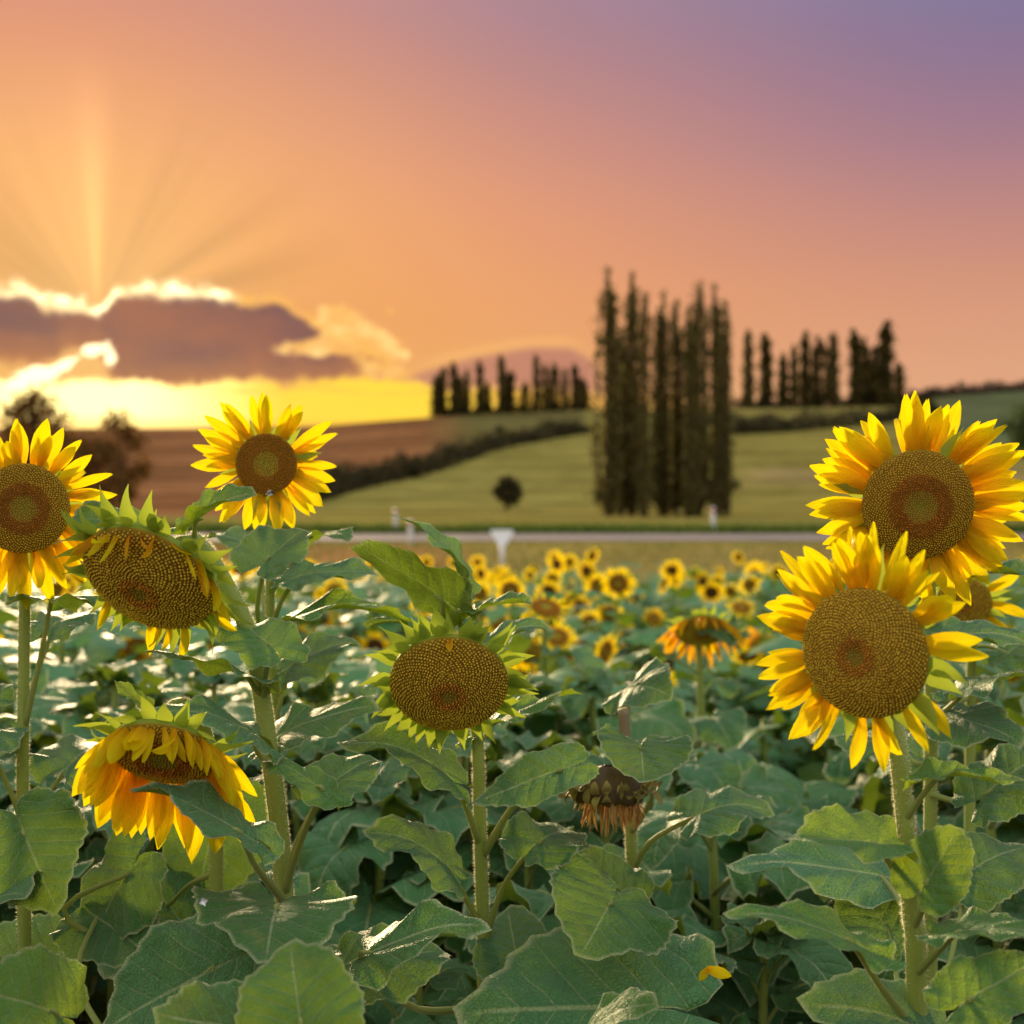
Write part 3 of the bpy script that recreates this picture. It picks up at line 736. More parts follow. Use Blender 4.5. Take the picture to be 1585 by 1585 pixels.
def head(parent, c, facing, R, plen, npet, kind='bloom', nflo=1100, layers=2, tilt=.15, grav=.0, droop_front=0, curly=.15, orange=.0, bracts=22, blen=.55, btilt=-.25, bgrav=0,
         dome=.16, dip=.0, backd=.6, skip=None, label=None, lowpoly=None, lens=None, org=None, roll=0):
    """flower head: body (part) > florets, petals, bracts (sub-parts). c in world coords; parent an Empty at org"""
    f_ = Vector(facing).normalized(); upv = Vector((0, 0, 1))
    if abs(f_.z) > .97: upv = Vector((0, 1, 0))
    x = upv.cross(f_).normalized(); y = f_.cross(x)
    off = Vector(c)-Vector(org if org is not None else parent.location)
    M = Matrix(((x.x, y.x, f_.x, off.x), (x.y, y.y, f_.y, off.y), (x.z, y.z, f_.z, off.z), (0, 0, 0, 1)))
    if lowpoly: body_me, flo_me = lowpoly; M = M @ Matrix.Scale(R, 4); R1 = 1.0
    else: body_me = disc_mesh(R, dome, dip, backd); flo_me = floret_mesh(R, dome, dip, nflo, kind); R1 = R
    hd = obj('flower_head', body_me, parent, M)
    fo = obj('florets', flo_me, hd); fo['kind'] = 'stuff'
    g_ = (M.to_3x3().normalized().inverted() @ Vector((0, 0, -1)))
    k = 0; pl = plen/R*R1
    for lay in range(layers):
        m_ = npet//layers
        for i in range(m_):
            a = 2*math.pi*(i+.5*lay)/m_+random.gauss(0, .07)+roll
            ad = math.degrees(a) % 360
            if skip and skip(ad, lay): continue
            out = Vector((math.cos(a), math.sin(a), 0))
            d_ = out*math.cos(tilt)+Vector((0, 0, 1))*math.sin(tilt+random.gauss(0, .10)-.12*lay)
            d_ = (d_+Vector((-out.y, out.x, 0))*random.gauss(0, .08)).normalized()
            gg = grav*random.uniform(.8, 1.2); d_ = (d_+g_*gg).normalized()
            o_ = out*R1*.955-Vector((0, 0, R1*(.05+.04*lay)))
            nh = Vector((0, 0, 1))+out*.25
            Mp = frame(o_, d_, nh)
            s_ = pl*random.uniform(.82, 1.12)*(lens(ad) if lens else 1)
            rr_ = random.random()
            me = random.choice(PETO) if rr_ < orange else random.choice(PETC) if rr_ < orange+curly else random.choice(PET)
            obj('petal', me, hd, Mp @ Matrix.Diagonal((s_, s_*random.uniform(.85, 1.15), s_, 1)))
    for i in range(bracts):
        a = 2*math.pi*i/bracts*1.0+random.gauss(0, .12); out = Vector((math.cos(a), math.sin(a), 0))
        lay = i % 2
        d_ = (out*math.cos(btilt)+Vector((0, 0, 1))*math.sin(btilt-.3*lay+random.gauss(0, .2))+g_*bgrav).normalized()
        s_ = blen*R1*random.uniform(.8, 1.25)
        obj('bract', random.choice(BRA), hd, frame(out*R1*1.0-Vector((0, 0, R1*(.10+.05*lay))), d_, Vector((0, 0, 1))) @ Matrix.Diagonal((s_, s_, s_, 1)))
    return hd

def stem_obj(parent, pts, rad, hairs=0, mat=None, n=18, k=12, org=None, name='stem', ridge=.03):
    og = np.array(org if org is not None else parent.location)
    V, F_, UV = tube([np.array(p_)-og for p_ in pts], rad, n, k, ridge)
    st = obj(name, mesh(name, V, F_, mat or M_stem, True, UV), parent)
    if hairs:
        C = np.array(spline([np.array(p_)-og for p_ in pts], n*3)); rr_ = np.interp(np.linspace(0, 1, n*3), np.linspace(0, 1, len(rad)), rad)
        V = []; F_ = []
        for i in range(int(hairs*1.5)):
            q = random.randrange(0, n*3-1); u_ = random.random(); c0 = C[q]+(C[q+1]-C[q])*u_
            ax = Vector(C[q+1]-C[q]).normalized(); a = random.uniform(0, 6.28)
            xx = ax.orthogonal().normalized(); rd = (xx*math.cos(a)+ax.cross(xx)*math.sin(a))
            b0 = Vector(c0)+rd*rr_[q]*.96; tp = Vector(c0)+rd*(rr_[q]+random.uniform(.0018, .0046))+ax*random.gauss(0, .0012)
            b = len(V); V += [tuple(b0-ax*.00028), tuple(b0+ax*.00028), tuple(tp)]; F_.append((b, b+1, b+2))
        h = obj('stem_hairs', mesh('stem_hairs', V, F_, M_hair, False), st); h['kind'] = 'stuff'
    return st

hero_seed = [100]
def hleaf(parent, stem_pt, b, t, n, width=1.0, bend=.7, fold=.15, side=.25, wave=.06, mat=None, tipc=0, pr=.0038, notch=.12, mid=None, pet=True, org=None, na=64, nr=10, lmax=.135):
    """hand-placed leaf: petiole from stem_pt to blade base b (world), blade tip t, upper-side normal hint n=(right, toward camera, up)"""
    hero_seed[0] += 1
    og = Vector(org if org is not None else parent.location)
    V, F_, UV, C, T_ = leaf_blade(1, width, na, nr, bend, fold, side, wave, tipc, hero_seed[0], notch=notch)
    b = Vector(b); t = Vector(t); t0 = t.copy(); eye = Vector((0, 0, CZ))
    for q in np.linspace(1, 0, 21):
        dd = b.y+(t0.y-b.y)*q; t = eye+(t0-eye)*(dd/t0.y)
        if (t-b).length < lmax: break
    nrm = Vector((n[0], -n[1], n[2]))
    lx = Vector(T_); sc = (t-b).length/lx.length
    Mw = frame(Vector((0, 0, 0)), t-b, nrm).to_3x3(); Ml = frame(Vector((0, 0, 0)), lx, Vector((0, 0, 1))).to_3x3()
    Rm = np.array(Mw @ Ml.inverted())
    V = (V*sc) @ Rm.T
    lf = obj('leaf', mesh('leaf', V, F_, mat or M_leaf, True, UV, C), parent, Matrix.Translation(b-og))
    if pet:
        s0 = Vector(stem_pt)-b; e0 = (Vector(Rm @ np.array((-.02, 0, 0))))
        m_ = Vector(mid)-b if mid is not None else s0*.45+Vector((0, 0, -.15*s0.length if s0.z < 0 else 0.05*s0.length))
        into = Vector(Rm @ np.array((.10*sc, 0, -.004)))
        Vp, Fp, Up = tube([tuple(s0), tuple(m_), (0, 0, -.002), tuple(into)], [pr*1.5, pr, pr*.85, pr*.3], 14, 8)
        obj('petiole', mesh('petiole', Vp, Fp, M_pet, True, Up), lf)
    return lf
G0 = 0.0
def ground_at(p_): return Vector((p_.x, p_.y, float(ter(p_.x, p_.y))))
#@@PLANTS@@
# ------------------------------------------------------------------ hand-placed sunflowers of the foreground
def plant(px, d, label, name='sunflower', group='sunflowers in the foreground'):
    x = (px-CX)/FPX*d; return empty(name, (x, d, float(ter(x, d))), label, 'sunflower', group)
def foot(e): return tuple(e.location)
def PP(lst): return [P(*q) for q in lst]

# A: left edge bloom
A = plant(42, 2.15, 'tall sunflower in bloom cut by the left edge, reddish ring round a green centre')
head(A, P(36, 787, 2.06), (.33, -1, -.06), .0655, .072, 60, 'bloom', 1150, 2, .05, .16, curly=.28, bracts=20, blen=.55, btilt=-.35, dome=.12, dip=.05, backd=.7,
     lens=lambda a: 1.12 if 200 < a < 340 else .95)
stem_obj(A, [P(36, 800, 2.15), P(38, 850, 2.17), P(38, 935, 2.16), P(36, 1100, 2.15), P(35, 1290, 2.15), P(40, 1600, 2.15), foot(A)], [.009,.0085,.0085,.009,.0095,.011,.014], 2600)
sa = lambda y: P(37, y, 2.15)
hleaf(A, sa(1270), P(36, 1285, 2.02), P(86, 1418, 1.92), (-.1, .9, .5), 1.15, .5, .22, .2, mid=P(40, 1275, 2.08))
hleaf(A, sa(1130), P(80, 925, 2.10), P(118, 948, 2.45), (0, .25, 1), 1.0, .6, mid=P(62, 1020, 2.12))
hleaf(A, sa(1100), P(84, 968, 2.25), P(140, 948, 2.6), (0, .2, 1), .8, .4, mid=P(58, 1040, 2.2))
hleaf(A, sa(1275), P(112, 1180, 2.2), P(178, 1150, 2.5), (.1, .3, 1), 1.0, .8, mid=P(64, 1240, 2.17))
hleaf(A, sa(1180), P(-40, 1090, 2.15), P(-130, 1120, 2.2), (-.1, .3, 1), 1.0, .8, mid=P(8, 1130, 2.15))
hleaf(A, sa(1280), P(-30, 1130, 2.12), P(-100, 1230, 2.0), (-.1, .5, 1), 1.0, .8, mid=P(14, 1220, 2.12))
hleaf(A, P(40,1560,2.1), P(-30, 1395, 2.0), P(40, 1392, 1.8), (.1, .5, 1), 1.1, .3, mid=P(-5, 1480, 2.05))
hleaf(A, P(40,1575,2.1), P(60, 1500, 2.15), P(-90, 1500, 1.85), (-.1, .9, .6), 1.1, .4)

# B: bloom with a bee
B = plant(425, 2.40, 'young sunflower in bloom with a bee at the lower rim of its disc')
head(B, P(412, 718, 2.30), (.12, -1, -.02), .0495, .073, 42, 'young', 700, 2, .0, .06, curly=.14, bracts=20, blen=.75, btilt=-.3, dome=.10, dip=.05,
     skip=lambda a, l: (l == 1 and 40 < a < 140 and random.random() < .6))
stem_obj(B, [P(414, 722, 2.38), P(417, 790, 2.41), P(418, 900, 2.40), P(420, 1010, 2.40), P(432, 1200, 2.42), P(446, 1400, 2.42), P(450, 1600, 2.42), foot(B)], [.008,.0075,.0078,.008,.009,.010,.011,.013], 1800)
sb = lambda y: P(418+max(0, y-1000)*.06, y, 2.40)
hleaf(B, sb(1010), P(412, 868, 2.22), P(480, 822, 2.28), (-.05, .6, 1), 1.3, .5, .3, .1, mid=P(398, 950, 2.28), notch=.1)
hleaf(B, sb(920), P(478, 832, 2.5), P(540, 838, 2.42), (0, .1, 1), .9, .8, mid=P(446, 872, 2.44), mat=M_leaf_lt)
hleaf(B, sb(980), P(462, 893, 2.36), P(588, 892, 2.34), (0, .35, 1), .75, .7, .2, mid=P(436, 930, 2.36))
hleaf(B, sb(990), P(440, 962, 2.30), P(640, 962, 2.38), (0, .1, 1), .55, .5, .25, mid=P(428, 985, 2.33), mat=M_leaf_lt)
hleaf(B, sb(1120), P(452, 1030, 2.42), P(560, 1000, 2.6), (0, .3, 1), .9, .7, mid=P(436, 1080, 2.4))
hleaf(B, sb(1010), P(404, 848, 2.5), P(312, 832, 2.62), (0, .12, 1), .8, .5, mid=P(408, 930, 2.44))
# bee
bl = P(415, 765, 2.225)
e = empty('bee', bl, 'small dark bee on the lower rim of the young sunflower disc', 'bee')
def ell(c_, r_, nu=8, nv=6):
    V = []; F_ = []
    for i in range(nv+1):
        for j in range(nu):
            a, b = 2*math.pi*j/nu, math.pi*i/nv; V.append((c_[0]+r_[0]*math.cos(b), c_[1]+r_[1]*math.sin(b)*math.cos(a), c_[2]+r_[2]*math.sin(b)*math.sin(a)))
    for i in range(nv):
        for j in range(nu): F_.append((i*nu+j, i*nu+(j+1) % nu, (i+1)*nu+(j+1) % nu, (i+1)*nu+j))
    return V, F_
for nm, c_, r_, mt in (('abdomen', (.0045,0,.001), (.0055,.0030,.0030), M_bee), ('thorax', (-.0025,0,.0015), (.0030,.0028,.0028), M_beey), ('bee_head', (-.0062,0,.001), (.0019,.0021,.002), M_bee)):
    v, f = ell(c_, r_); obj(nm, mesh(nm, v, f, mt), e)
for s_ in (-1, 1):
    obj('wing', mesh('wing', [(-.002,s_*.001,.004),(.003,s_*.005,.005),(.0085,s_*.0045,.0045),(.006,s_*.001,.0045)], [(0,1,2,3)], M_wing), e)
    for k in range(3):
        v, f, u = tube([(-.003+k*.002, s_*.0015, 0), (-.004+k*.003, s_*.0045, .001), (-.005+k*.004, s_*.006, -.003)], [.0003,.0002], 5, 4); obj('leg', mesh('leg', v, f, M_bee), e)
e.rotation_euler = (R_(80), R_(-20), 0)

# C: big nodding seed head
C_ = plant(445, 2.05, 'nodding seed head with a few shrivelled petals, left of centre, thick bent neck')
head(C_, P(228, 900, 1.95), (-.25, -.70, -.66), .096, .056, 52, 'seed', 1400, 2, .05, 1.3, curly=.25, orange=.5, bracts=44, blen=.5, btilt=.30, dome=.30, dip=.05, backd=.55, roll=.3,
     skip=lambda a, l: random.random() < (.45 if 10 < a < 150 else .8))
stem_obj(C_, [P(262, 862, 2.03), P(300, 838, 2.06), P(340, 888, 2.06), P(385, 975, 2.05), P(402, 1060, 2.05), P(415, 1150, 2.05), P(430, 1270, 2.05), P(440, 1390, 2.05), P(442, 1600, 2.05), foot(C_)], [.017,.014,.0125,.012,.0125,.013,.0135,.0135,.014,.017], 4200, k=16, ridge=.05)
sc_ = lambda y: P(np.interp(y, [975,1060,1150,1270,1390,1600], [385,402,415,430,440,442]), y, 2.05)
hleaf(C_, P(302, 850, 2.05), P(303, 806, 2.02), P(398, 766, 1.93), (-.6, .25, .7), .42, .3, .7, .1, mid=P(301, 830, 2.05), mat=M_leaf_lt, notch=.3)
hleaf(C_, P(225, 838, 2.05), P(205, 815, 2.02), P(103, 806, 1.98), (.1, .8, .9), .8, .6, .2, mid=P(216, 828, 2.04), mat=M_leaf_lt)
hleaf(C_, sc_(1075), P(383, 1046, 2.0), P(222, 1010, 1.98), (.1, -.25, 1), .75, .6, .1, .25, mid=P(394, 1065, 2.02))
hleaf(C_, sc_(1085), P(420, 1000, 2.0), P(352, 962, 2.2), (0, .25, 1), .8, .5, mid=P(412, 1040, 2.01), mat=M_leaf_lt)
hleaf(C_, sc_(1180), P(383, 1130, 1.93), P(232, 1096, 1.80), (.1, .15, 1), .85, .5, .1, .3, mid=P(402, 1170, 2.0))
hleaf(C_, sc_(1395), P(372, 1288, 1.82), P(200, 1222, 1.76), (.1, .16, 1), .62, .5, .2, .1, mid=P(395, 1340, 1.92), pr=.0045)
hleaf(C_, sc_(1390), P(508, 1216, 1.95), P(592, 1180, 2.02), (0, .4, 1), 1.0, .6, .2, .2, mid=P(462, 1300, 2.0), pr=.0048)
hleaf(C_, sc_(1380), P(498, 1222, 1.9), P(400, 1180, 1.95), (0, .1, 1), .6, .6, .1, .2, mid=P(470, 1290, 1.98), pr=.0045, mat=M_leaf_lt)
hleaf(C_, sc_(1405), P(428, 1402, 1.86), P(398, 1492, 1.66), (.05, .8, .8), 1.5, .45, .28, .15, mid=P(432, 1404, 1.96), pr=.0055, wave=.08)
hleaf(C_, sc_(1170), P(440, 1135, 2.1), P(590, 1100, 2.4), (0, .3, 1), .9, .7, mid=P(425, 1150, 2.08))
hleaf(C_, sc_(1500), P(300, 1430, 2.3), P(150, 1500, 2.35), (-.1, .6, 1), 1.0, .8)
hleaf(C_, P(442,1560,2.05), P(560, 1500, 2.0), P(700, 1480, 2.3), (.1, .5, 1), 1.0, .8)

# D: nodding yellow bloom, lower left
D = plant(330, 2.02, 'nodding sunflower with drooping yellow petals crossed by two dark leaves, lower left')
head(D, P(252, 1170, 1.86), (-.06, -.68, -.76), .071, .084, 64, 'bloom', 900, 2, .12, 1.5, curly=.12, bracts=26, blen=.62, btilt=-.1, dome=.13, dip=.03, backd=.5,
     lens=lambda a: .72 if 30 < a < 150 else (1.25 if 200 < a < 340 else .95))
stem_obj(D, [P(255, 1130, 1.93), P(268, 1095, 1.97), P(300, 1100, 2.02), P(330, 1180, 2.08), P(335, 1300, 2.1), P(332, 1600, 2.1), foot(D)], [.013,.011,.010,.010,.010,.011,.014], 1200)
hleaf(D, P(262, 1100, 1.97), P(228, 1098, 1.93), P(176, 1052, 1.9), (.1, .6, .9), .5, .2, .2, mid=P(245, 1098, 1.95), mat=M_leaf_lt)
hleaf(D, P(335, 1350, 2.1), P(260, 1400, 2.2), P(180, 1330, 2.5), (0, .5, 1), 1.0, .7)
hleaf(D, P(335, 1300, 2.1), P(340, 1255, 2.25), P(300, 1400, 2.15), (0, .9, .6), 1.1, .6)
hleaf(D, P(330, 1520, 2.1), P(200, 1350, 2.1), P(160, 1460, 2.2), (-.1, .7, .8), 1.1, .8, mid=P(100, 1420, 2.08), pr=.0045)

# E: central seed head
E = plant(747, 2.30, 'bare seed head with bright green bracts in the centre, cut stem end rising above it')
head(E, P(695, 1062, 2.12), (.02, -.84, -.54), .089, .04, 8, 'seed', 1400, 1, .1, .8, curly=.5, orange=.9, bracts=54, blen=.5, btilt=-.02, bgrav=.05, dome=.32, dip=.04, backd=.55,
     skip=lambda a, l: not (50 < a < 110))
stem_obj(E, [P(698, 1015, 2.21), P(690, 990, 2.24), P(697, 960, 2.27), P(707, 905, 2.27)], [.012,.0105,.0095,.0095], 500, name='neck', mat=M_stem)
v, f, u = tube([(0,0,0),(.0006,0,.0075)], [.0092,.0088], 3, 10); obj('cut_end', mesh('cut_end', v, f, M_cut), E, Matrix.Translation(P(707, 908, 2.27)-E.location))
stem_obj(E, [P(697, 985, 2.29), P(722, 1060, 2.31), P(738, 1130, 2.31), P(742, 1260, 2.3), P(747, 1420, 2.3), P(750, 1600, 2.3), foot(E)], [.0098,.010,.010,.0108,.0112,.0118,.015], 2600)
se_ = lambda y: P(np.interp(y, [985,1130,1260,1420,1600], [697,738,742,747,750]), y, 2.30)
hleaf(E, P(711, 965, 2.27), P(709, 880, 2.22), P(601, 797, 2.12), (.35, .18, 1), .5, 1.2, .35, .1, mid=P(722, 925, 2.25), mat=M_leaf, notch=.25)
hleaf(E, P(693, 968, 2.27), P(684, 928, 2.22), P(541, 848, 2.16), (.25, -.75, .8), .68, .35, .2, .2, mid=P(686, 955, 2.25), notch=.2)
hleaf(E, P(712, 990, 2.28), P(738, 948, 2.22), P(826, 936, 2.16), (0, .25, 1), .7, .6, .35, mid=P(722, 975, 2.26), mat=M_leaf_lt)
hleaf(E, P(714, 1000, 2.28), P(748, 1000, 2.3), P(855, 975, 2.35), (0, .22, 1), .6, .6, .2, mid=P(730, 1005, 2.28))
hleaf(E, P(700, 1000, 2.3), P(668, 980, 2.32), P(560, 966, 2.34), (0, .1, 1), .5, .6, .2, mat=M_leaf_lt)
hleaf(E, se_(1150), P(760, 1122, 2.33), P(905, 1075, 2.4), (0, .1, 1), .6, .6, .2, mat=M_leaf_lt)
hleaf(E, se_(1330), P(866, 1192, 2.15), P(729, 1243, 2.06), (-.1, .75, .75), .6, .35, .12, .15, mid=P(800, 1240, 2.25), pr=.0045, wave=.04)
hleaf(E, se_(1310), P(680, 1190, 2.2), P(520, 1150, 2.3), (0, .3, 1), .7, .8, .2, mid=P(715, 1235, 2.25), pr=.0045)
hleaf(E, se_(1440), P(686, 1335, 2.2), P(560, 1285, 2.15), (.1, .35, 1), .8, .8, .2, .3, mid=P(712, 1375, 2.26), pr=.0045)
hleaf(E, P(748, 1470, 2.3), P(832, 1305, 2.2), P(905, 1290, 2.35), (0, .5, 1), .9, .8, .2, mid=P(780, 1370, 2.25), pr=.0042)
hleaf(E, P(748, 1560, 2.3), P(560, 1480, 1.9), P(762, 1440, 1.86), (.15, .3, 1), .62, .5, .15, .35, mid=P(640, 1560, 2.1), pr=.005, wave=.07)
hleaf(E, P(748, 1560, 2.3), P(800, 1490, 2.25), P(790, 1400, 2.6), (0, .6, 1), 1.0, .7)

# F: dried hanging head
Fp = plant(985, 2.42, 'withered brown head hanging upside down with orange dried florets, right of centre', 'withered_sunflower')
stem_obj(Fp, [P(958, 1205, 2.30), P(968, 1160, 2.40), P(965, 1098, 2.41)], [.014,.0105,.0095], 0, name='neck', mat=M_cut)
v, f, u = tube([(0,0,0),(-.001,0,.004)], [.0096,.009], 3, 10); obj('cut_end', mesh('cut_end', v, f, M_dry), Fp, Matrix.Translation(P(965, 1100, 2.41)-Fp.location))
stem_obj(Fp, [P(966, 1170, 2.41), P(974, 1230, 2.44), P(976, 1290, 2.43), P(982, 1420, 2.42), P(985, 1600, 2.42), foot(Fp)], [.0095,.0100,.0102,.0105,.011,.014], 2200)
hc = P(943, 1218, 2.22)-Fp.location
hb = Join(); n = 24
prof = [(.2, .034), (.55, .026), (.85, .010), (1.0, -.006), (.9, -.022), (.45, -.018), (.02, -.012)]
V = []; Fc = []
for r_, z_ in prof:
    for j in range(n): 
        q = r_*.060*(1+.10*math.sin(j*1.9)+.06*math.sin(j*4.1)); V.append((math.cos(2*math.pi*j/n)*q, math.sin(2*math.pi*j/n)*q*.8, z_+.004*math.sin(j*2.7)*r_))
for k in range(len(prof)-1):
    for j in range(n): Fc.append((k*n+j, k*n+(j+1) % n, (k+1)*n+(j+1) % n, (k+1)*n+j))
hsc = Matrix.Scale(.98, 4)
M_dryb = green_mat('withered receptacle', lin(74,58,38), lin(118,98,62), (.2,.15,.06,1), .05, .2)
hd = obj('flower_head', mesh('withered_body', V, [q[::-1] for q in Fc], M_dryb, True, [(v_[0]*20, v_[2]*20) for v_ in V]), Fp, Matrix.Translation(hc) @ hsc)
for i in range(52):
    a = 2*math.pi*i/52+random.gauss(0, .1); out = Vector((math.cos(a), math.sin(a), 0)); l = random.uniform(.022, .038)
    obj('dried_bract', random.choice(DRB), hd, frame(Vector((out.x*.058, out.y*.047, random.uniform(-.008, .014))), out*.7+Vector((0, 0, random.uniform(-1.2, .3))), out) @ Matrix.Diagonal((l, l*1.2, l, 1)))
for i in range(120):
    a = random.uniform(0, 6.28); q = random.uniform(.45, .98); l = random.uniform(.034, .060)
    if math.cos(a)*q < -.25 and random.random() < .6: l *= .55
    obj('dried_floret', random.choice(DRP), hd, frame(Vector((math.cos(a)*q*.056, math.sin(a)*q*.046, -.014)), Vector((random.gauss(0, .10), random.gauss(0, .10), -1)), Vector((math.cos(a), math.sin(a), 0))) @ Matrix.Diagonal((l, .035, l, 1)))
sf = lambda y: P(np.interp(y, [1290,1420,1600], [976,982,985]), y, 2.42)
hleaf(Fp, P(976, 1290, 2.43), P(992, 1158, 2.22), P(990, 1212, 2.05), (.05, .85, .75), 1.5, .5, .38, .1, lmax=.10, mid=P(1010, 1230, 2.34), notch=.08, mat=M_leaf, wave=.06)
hleaf(Fp, P(968, 1120, 2.42), P(978, 1062, 2.5), P(1040, 1085, 2.42), (0, .9, .6), 1.3, .5, .25, mid=P(972, 1085, 2.46))
hleaf(Fp, sf(1350), P(1088, 1258, 2.35), P(1200, 1262, 2.5), (0, .3, 1), .9, .8, mid=P(1010, 1300, 2.38), pr=.0045)
hleaf(Fp, sf(1370), P(958, 1375, 2.3), P(870, 1330, 2.7), (0, .5, 1), .9, .7, .2, pr=.004)
hleaf(Fp, sf(1420), P(946, 1396, 2.15), P(888, 1478, 2.0), (.12, .85, .6), 1.45, .4, .3, .12, mid=P(965, 1402, 2.28), pr=.0045)
hleaf(Fp, sf(1580), P(1060, 1460, 2.3), P(1040, 1500, 2.0), (0, .8, .7), 1.3, .6, .2, mid=P(1010, 1520, 2.36))
hleaf(Fp, sf(1600), P(905, 1600, 1.78), P(1020, 1560, 1.70), (.1, .5, 1), .8, .5, .25, mat=M_leaf_lt)
hleaf(Fp, sf(1600), P(1010, 1560, 2.1), P(700, 1560, 1.95), (-.1, .7, .9), 1.1, .6, .1)

# H first: the tall right bloom behind
H = plant(1442, 2.30, 'tallest sunflower at right, wide open with long pointed petals, highest of the two big blooms')
head(H, P(1422, 782, 2.05), (-.08, -1, -.13), .080, .087, 84, 'bloom', 1700, 3, .0, .03, curly=.05, bracts=26, blen=.55, btilt=-.35, dome=.26, dip=.10, backd=.55,
     lens=lambda a: 1.0 if 20 < a < 160 else .97)
stem_obj(H, [P(1424, 790, 2.17), P(1434, 850, 2.24), P(1440, 960, 2.30), P(1441, 1100, 2.32), P(1440, 1250, 2.32), P(1440, 1600, 2.30), foot(H)], [.015,.011,.0105,.0105,.011,.012,.015], 2400)
sh_ = lambda y: P(1441, y, 2.31)
hleaf(H, P(1436, 870, 2.26), P(1467, 902, 2.12), P(1620, 884, 2.0), (0, .12, 1), .55, .5, .25, .2, mid=P(1450, 885, 2.2))
hleaf(H, sh_(1010), P(1455, 986, 2.26), P(1610, 1008, 2.2), (0, .35, 1), .65, .6, .2, mid=P(1446, 1000, 2.28))
hleaf(H, sh_(1110), P(1503, 1062, 2.15), P(1625, 1046, 2.2), (.1, -.15, 1), .8, .4, .15, .25, mid=P(1462, 1100, 2.24), pr=.0042)
hleaf(H, sh_(1140), P(1468, 1112, 2.2), P(1580, 1160, 2.05), (0, .6, 1), 1.05, .8, .15, mid=P(1450, 1130, 2.26))
hleaf(H, sh_(1230), P(1530, 1225, 2.25), P(1640, 1180, 2.3), (.1, .4, 1), .9, .8)
hleaf(H, sh_(1180), P(1400, 1160, 2.4), P(1290, 1140, 2.6), (-.1, .4, 1), .9, .8)
# G: lower right bloom
G = plant(1418, 1.78, 'lower of the two big right blooms, seedy disc turned left with ragged petals', )
def gl(a): return 1.15 if 60 < a < 150 else 1.0
head(G, P(1335, 1012, 1.66), (-.60, -.80, -.10), .0775, .068, 75, 'seed', 1700, 3, .12, .12, curly=.32, bracts=22, blen=.60, btilt=-.25, bgrav=.25, dome=.34, dip=.10, backd=.55,
     skip=lambda a, l: ((a > 300 or a < 12) and random.random() < .80) or (235 < a <= 300 and random.random() < .62) or (12 < a < 30 and random.random() < .3), lens=gl)
stem_obj(G, [P(1362, 1060, 1.76), P(1378, 1100, 1.80), P(1388, 1150, 1.79), P(1402, 1280, 1.78), P(1410, 1400, 1.78), P(1420, 1600, 1.78), foot(G)], [.015,.0125,.0115,.0118,.0125,.0135,.017], 4200, k=16, ridge=.04)
sg = lambda y: P(np.interp(y, [1150,1280,1400,1600], [1388,1402,1410,1420]), y, 1.78)
hleaf(G, sg(1270), P(1449, 1205, 1.72), P(1590, 1208, 1.70), (.0, .2, 1), .42, .5, .45, .1, mid=P(1425, 1235, 1.74), pr=.0036, mat=M_leaf_lt)
hleaf(G, sg(1390), P(1358, 1306, 1.72), P(1219, 1299, 1.69), (.05, .38, 1), .8, .45, .3, .05, mid=P(1385, 1350, 1.75), pr=.0042, mat=M_leaf_lt)
hleaf(G, sg(1440), P(1433, 1366, 1.72), P(1490, 1282, 1.75), (.3, .6, .8), 1.0, .3, .35, .1, mid=P(1430, 1400, 1.74), pr=.0038, mat=M_leaf_lt)
hleaf(G, sg(1600), P(1320, 1458, 1.66), P(1118, 1414, 1.62), (.05, .22, 1), .55, .5, .2, .2, mid=P(1365, 1530, 1.72), pr=.0045, mat=M_leaf_lt)
hleaf(G, sg(1510), P(1480, 1442, 1.68), P(1625, 1460, 1.62), (.05, .25, 1), .7, .6, .3, mid=P(1450, 1475, 1.73), pr=.0042, mat=M_leaf_lt)
hleaf(G, sg(1620), P(1498, 1548, 1.60), P(1622, 1490, 1.62), (.0, .6, .9), .85, .5, .2, mid=P(1465, 1600, 1.68), pr=.0045, mat=M_leaf_lt)
hleaf(G, sg(1600), P(1440, 1600, 1.75), P(1232, 1545, 1.70), (-.05, .5, 1), .75, .5, .2, mid=P(1440, 1610, 1.77))
hleaf(G, P(1420, 1600, 1.9), P(1365, 1356, 2.15), P(1124, 1340, 2.1), (.0, .35, 1), .62, .4, .1, .2, mid=P(1400, 1420, 2.0), wave=.06)
hleaf(G, P(1420, 1600, 1.9), P(1375, 1440, 2.1), P(1300, 1345, 2.3), (.0, .4, 1), .9, .4, .1, .2)
hleaf(G, P(1420, 1600, 1.9), P(1500, 1350, 2.1), P(1600, 1310, 2.2), (.1, .6, 1), 1.0, .6)

# I: bloom half hidden at the right edge
I_ = plant(1500, 2.9, 'small seedy head tucked behind the two big right blooms, one orange petal to its right')
head(I_, P(1492, 934, 2.72), (-.25, -.9, -.3), .052, .075, 12, 'seed', 900, 1, .05, .3, curly=.3, bracts=18, blen=.7, btilt=-.2, orange=.4, skip=lambda a, l: not (a < 40 or a > 325))
stem_obj(I_, [P(1500, 940, 2.78), P(1505, 985, 2.85), P(1502, 1100, 2.9), P(1500, 1500, 2.9), foot(I_)], [.011,.010,.010,.012,.014], 0)
hleaf(I_, P(1502, 1000, 2.9), P(1560, 1010, 2.8), P(1640, 990, 2.9), (0, .3, 1), .8, .7)
hleaf(I_, P(1502, 1080, 2.9), P(1440, 1060, 2.8), P(1340, 1080, 2.9), (0, .3, 1), .9, .7)

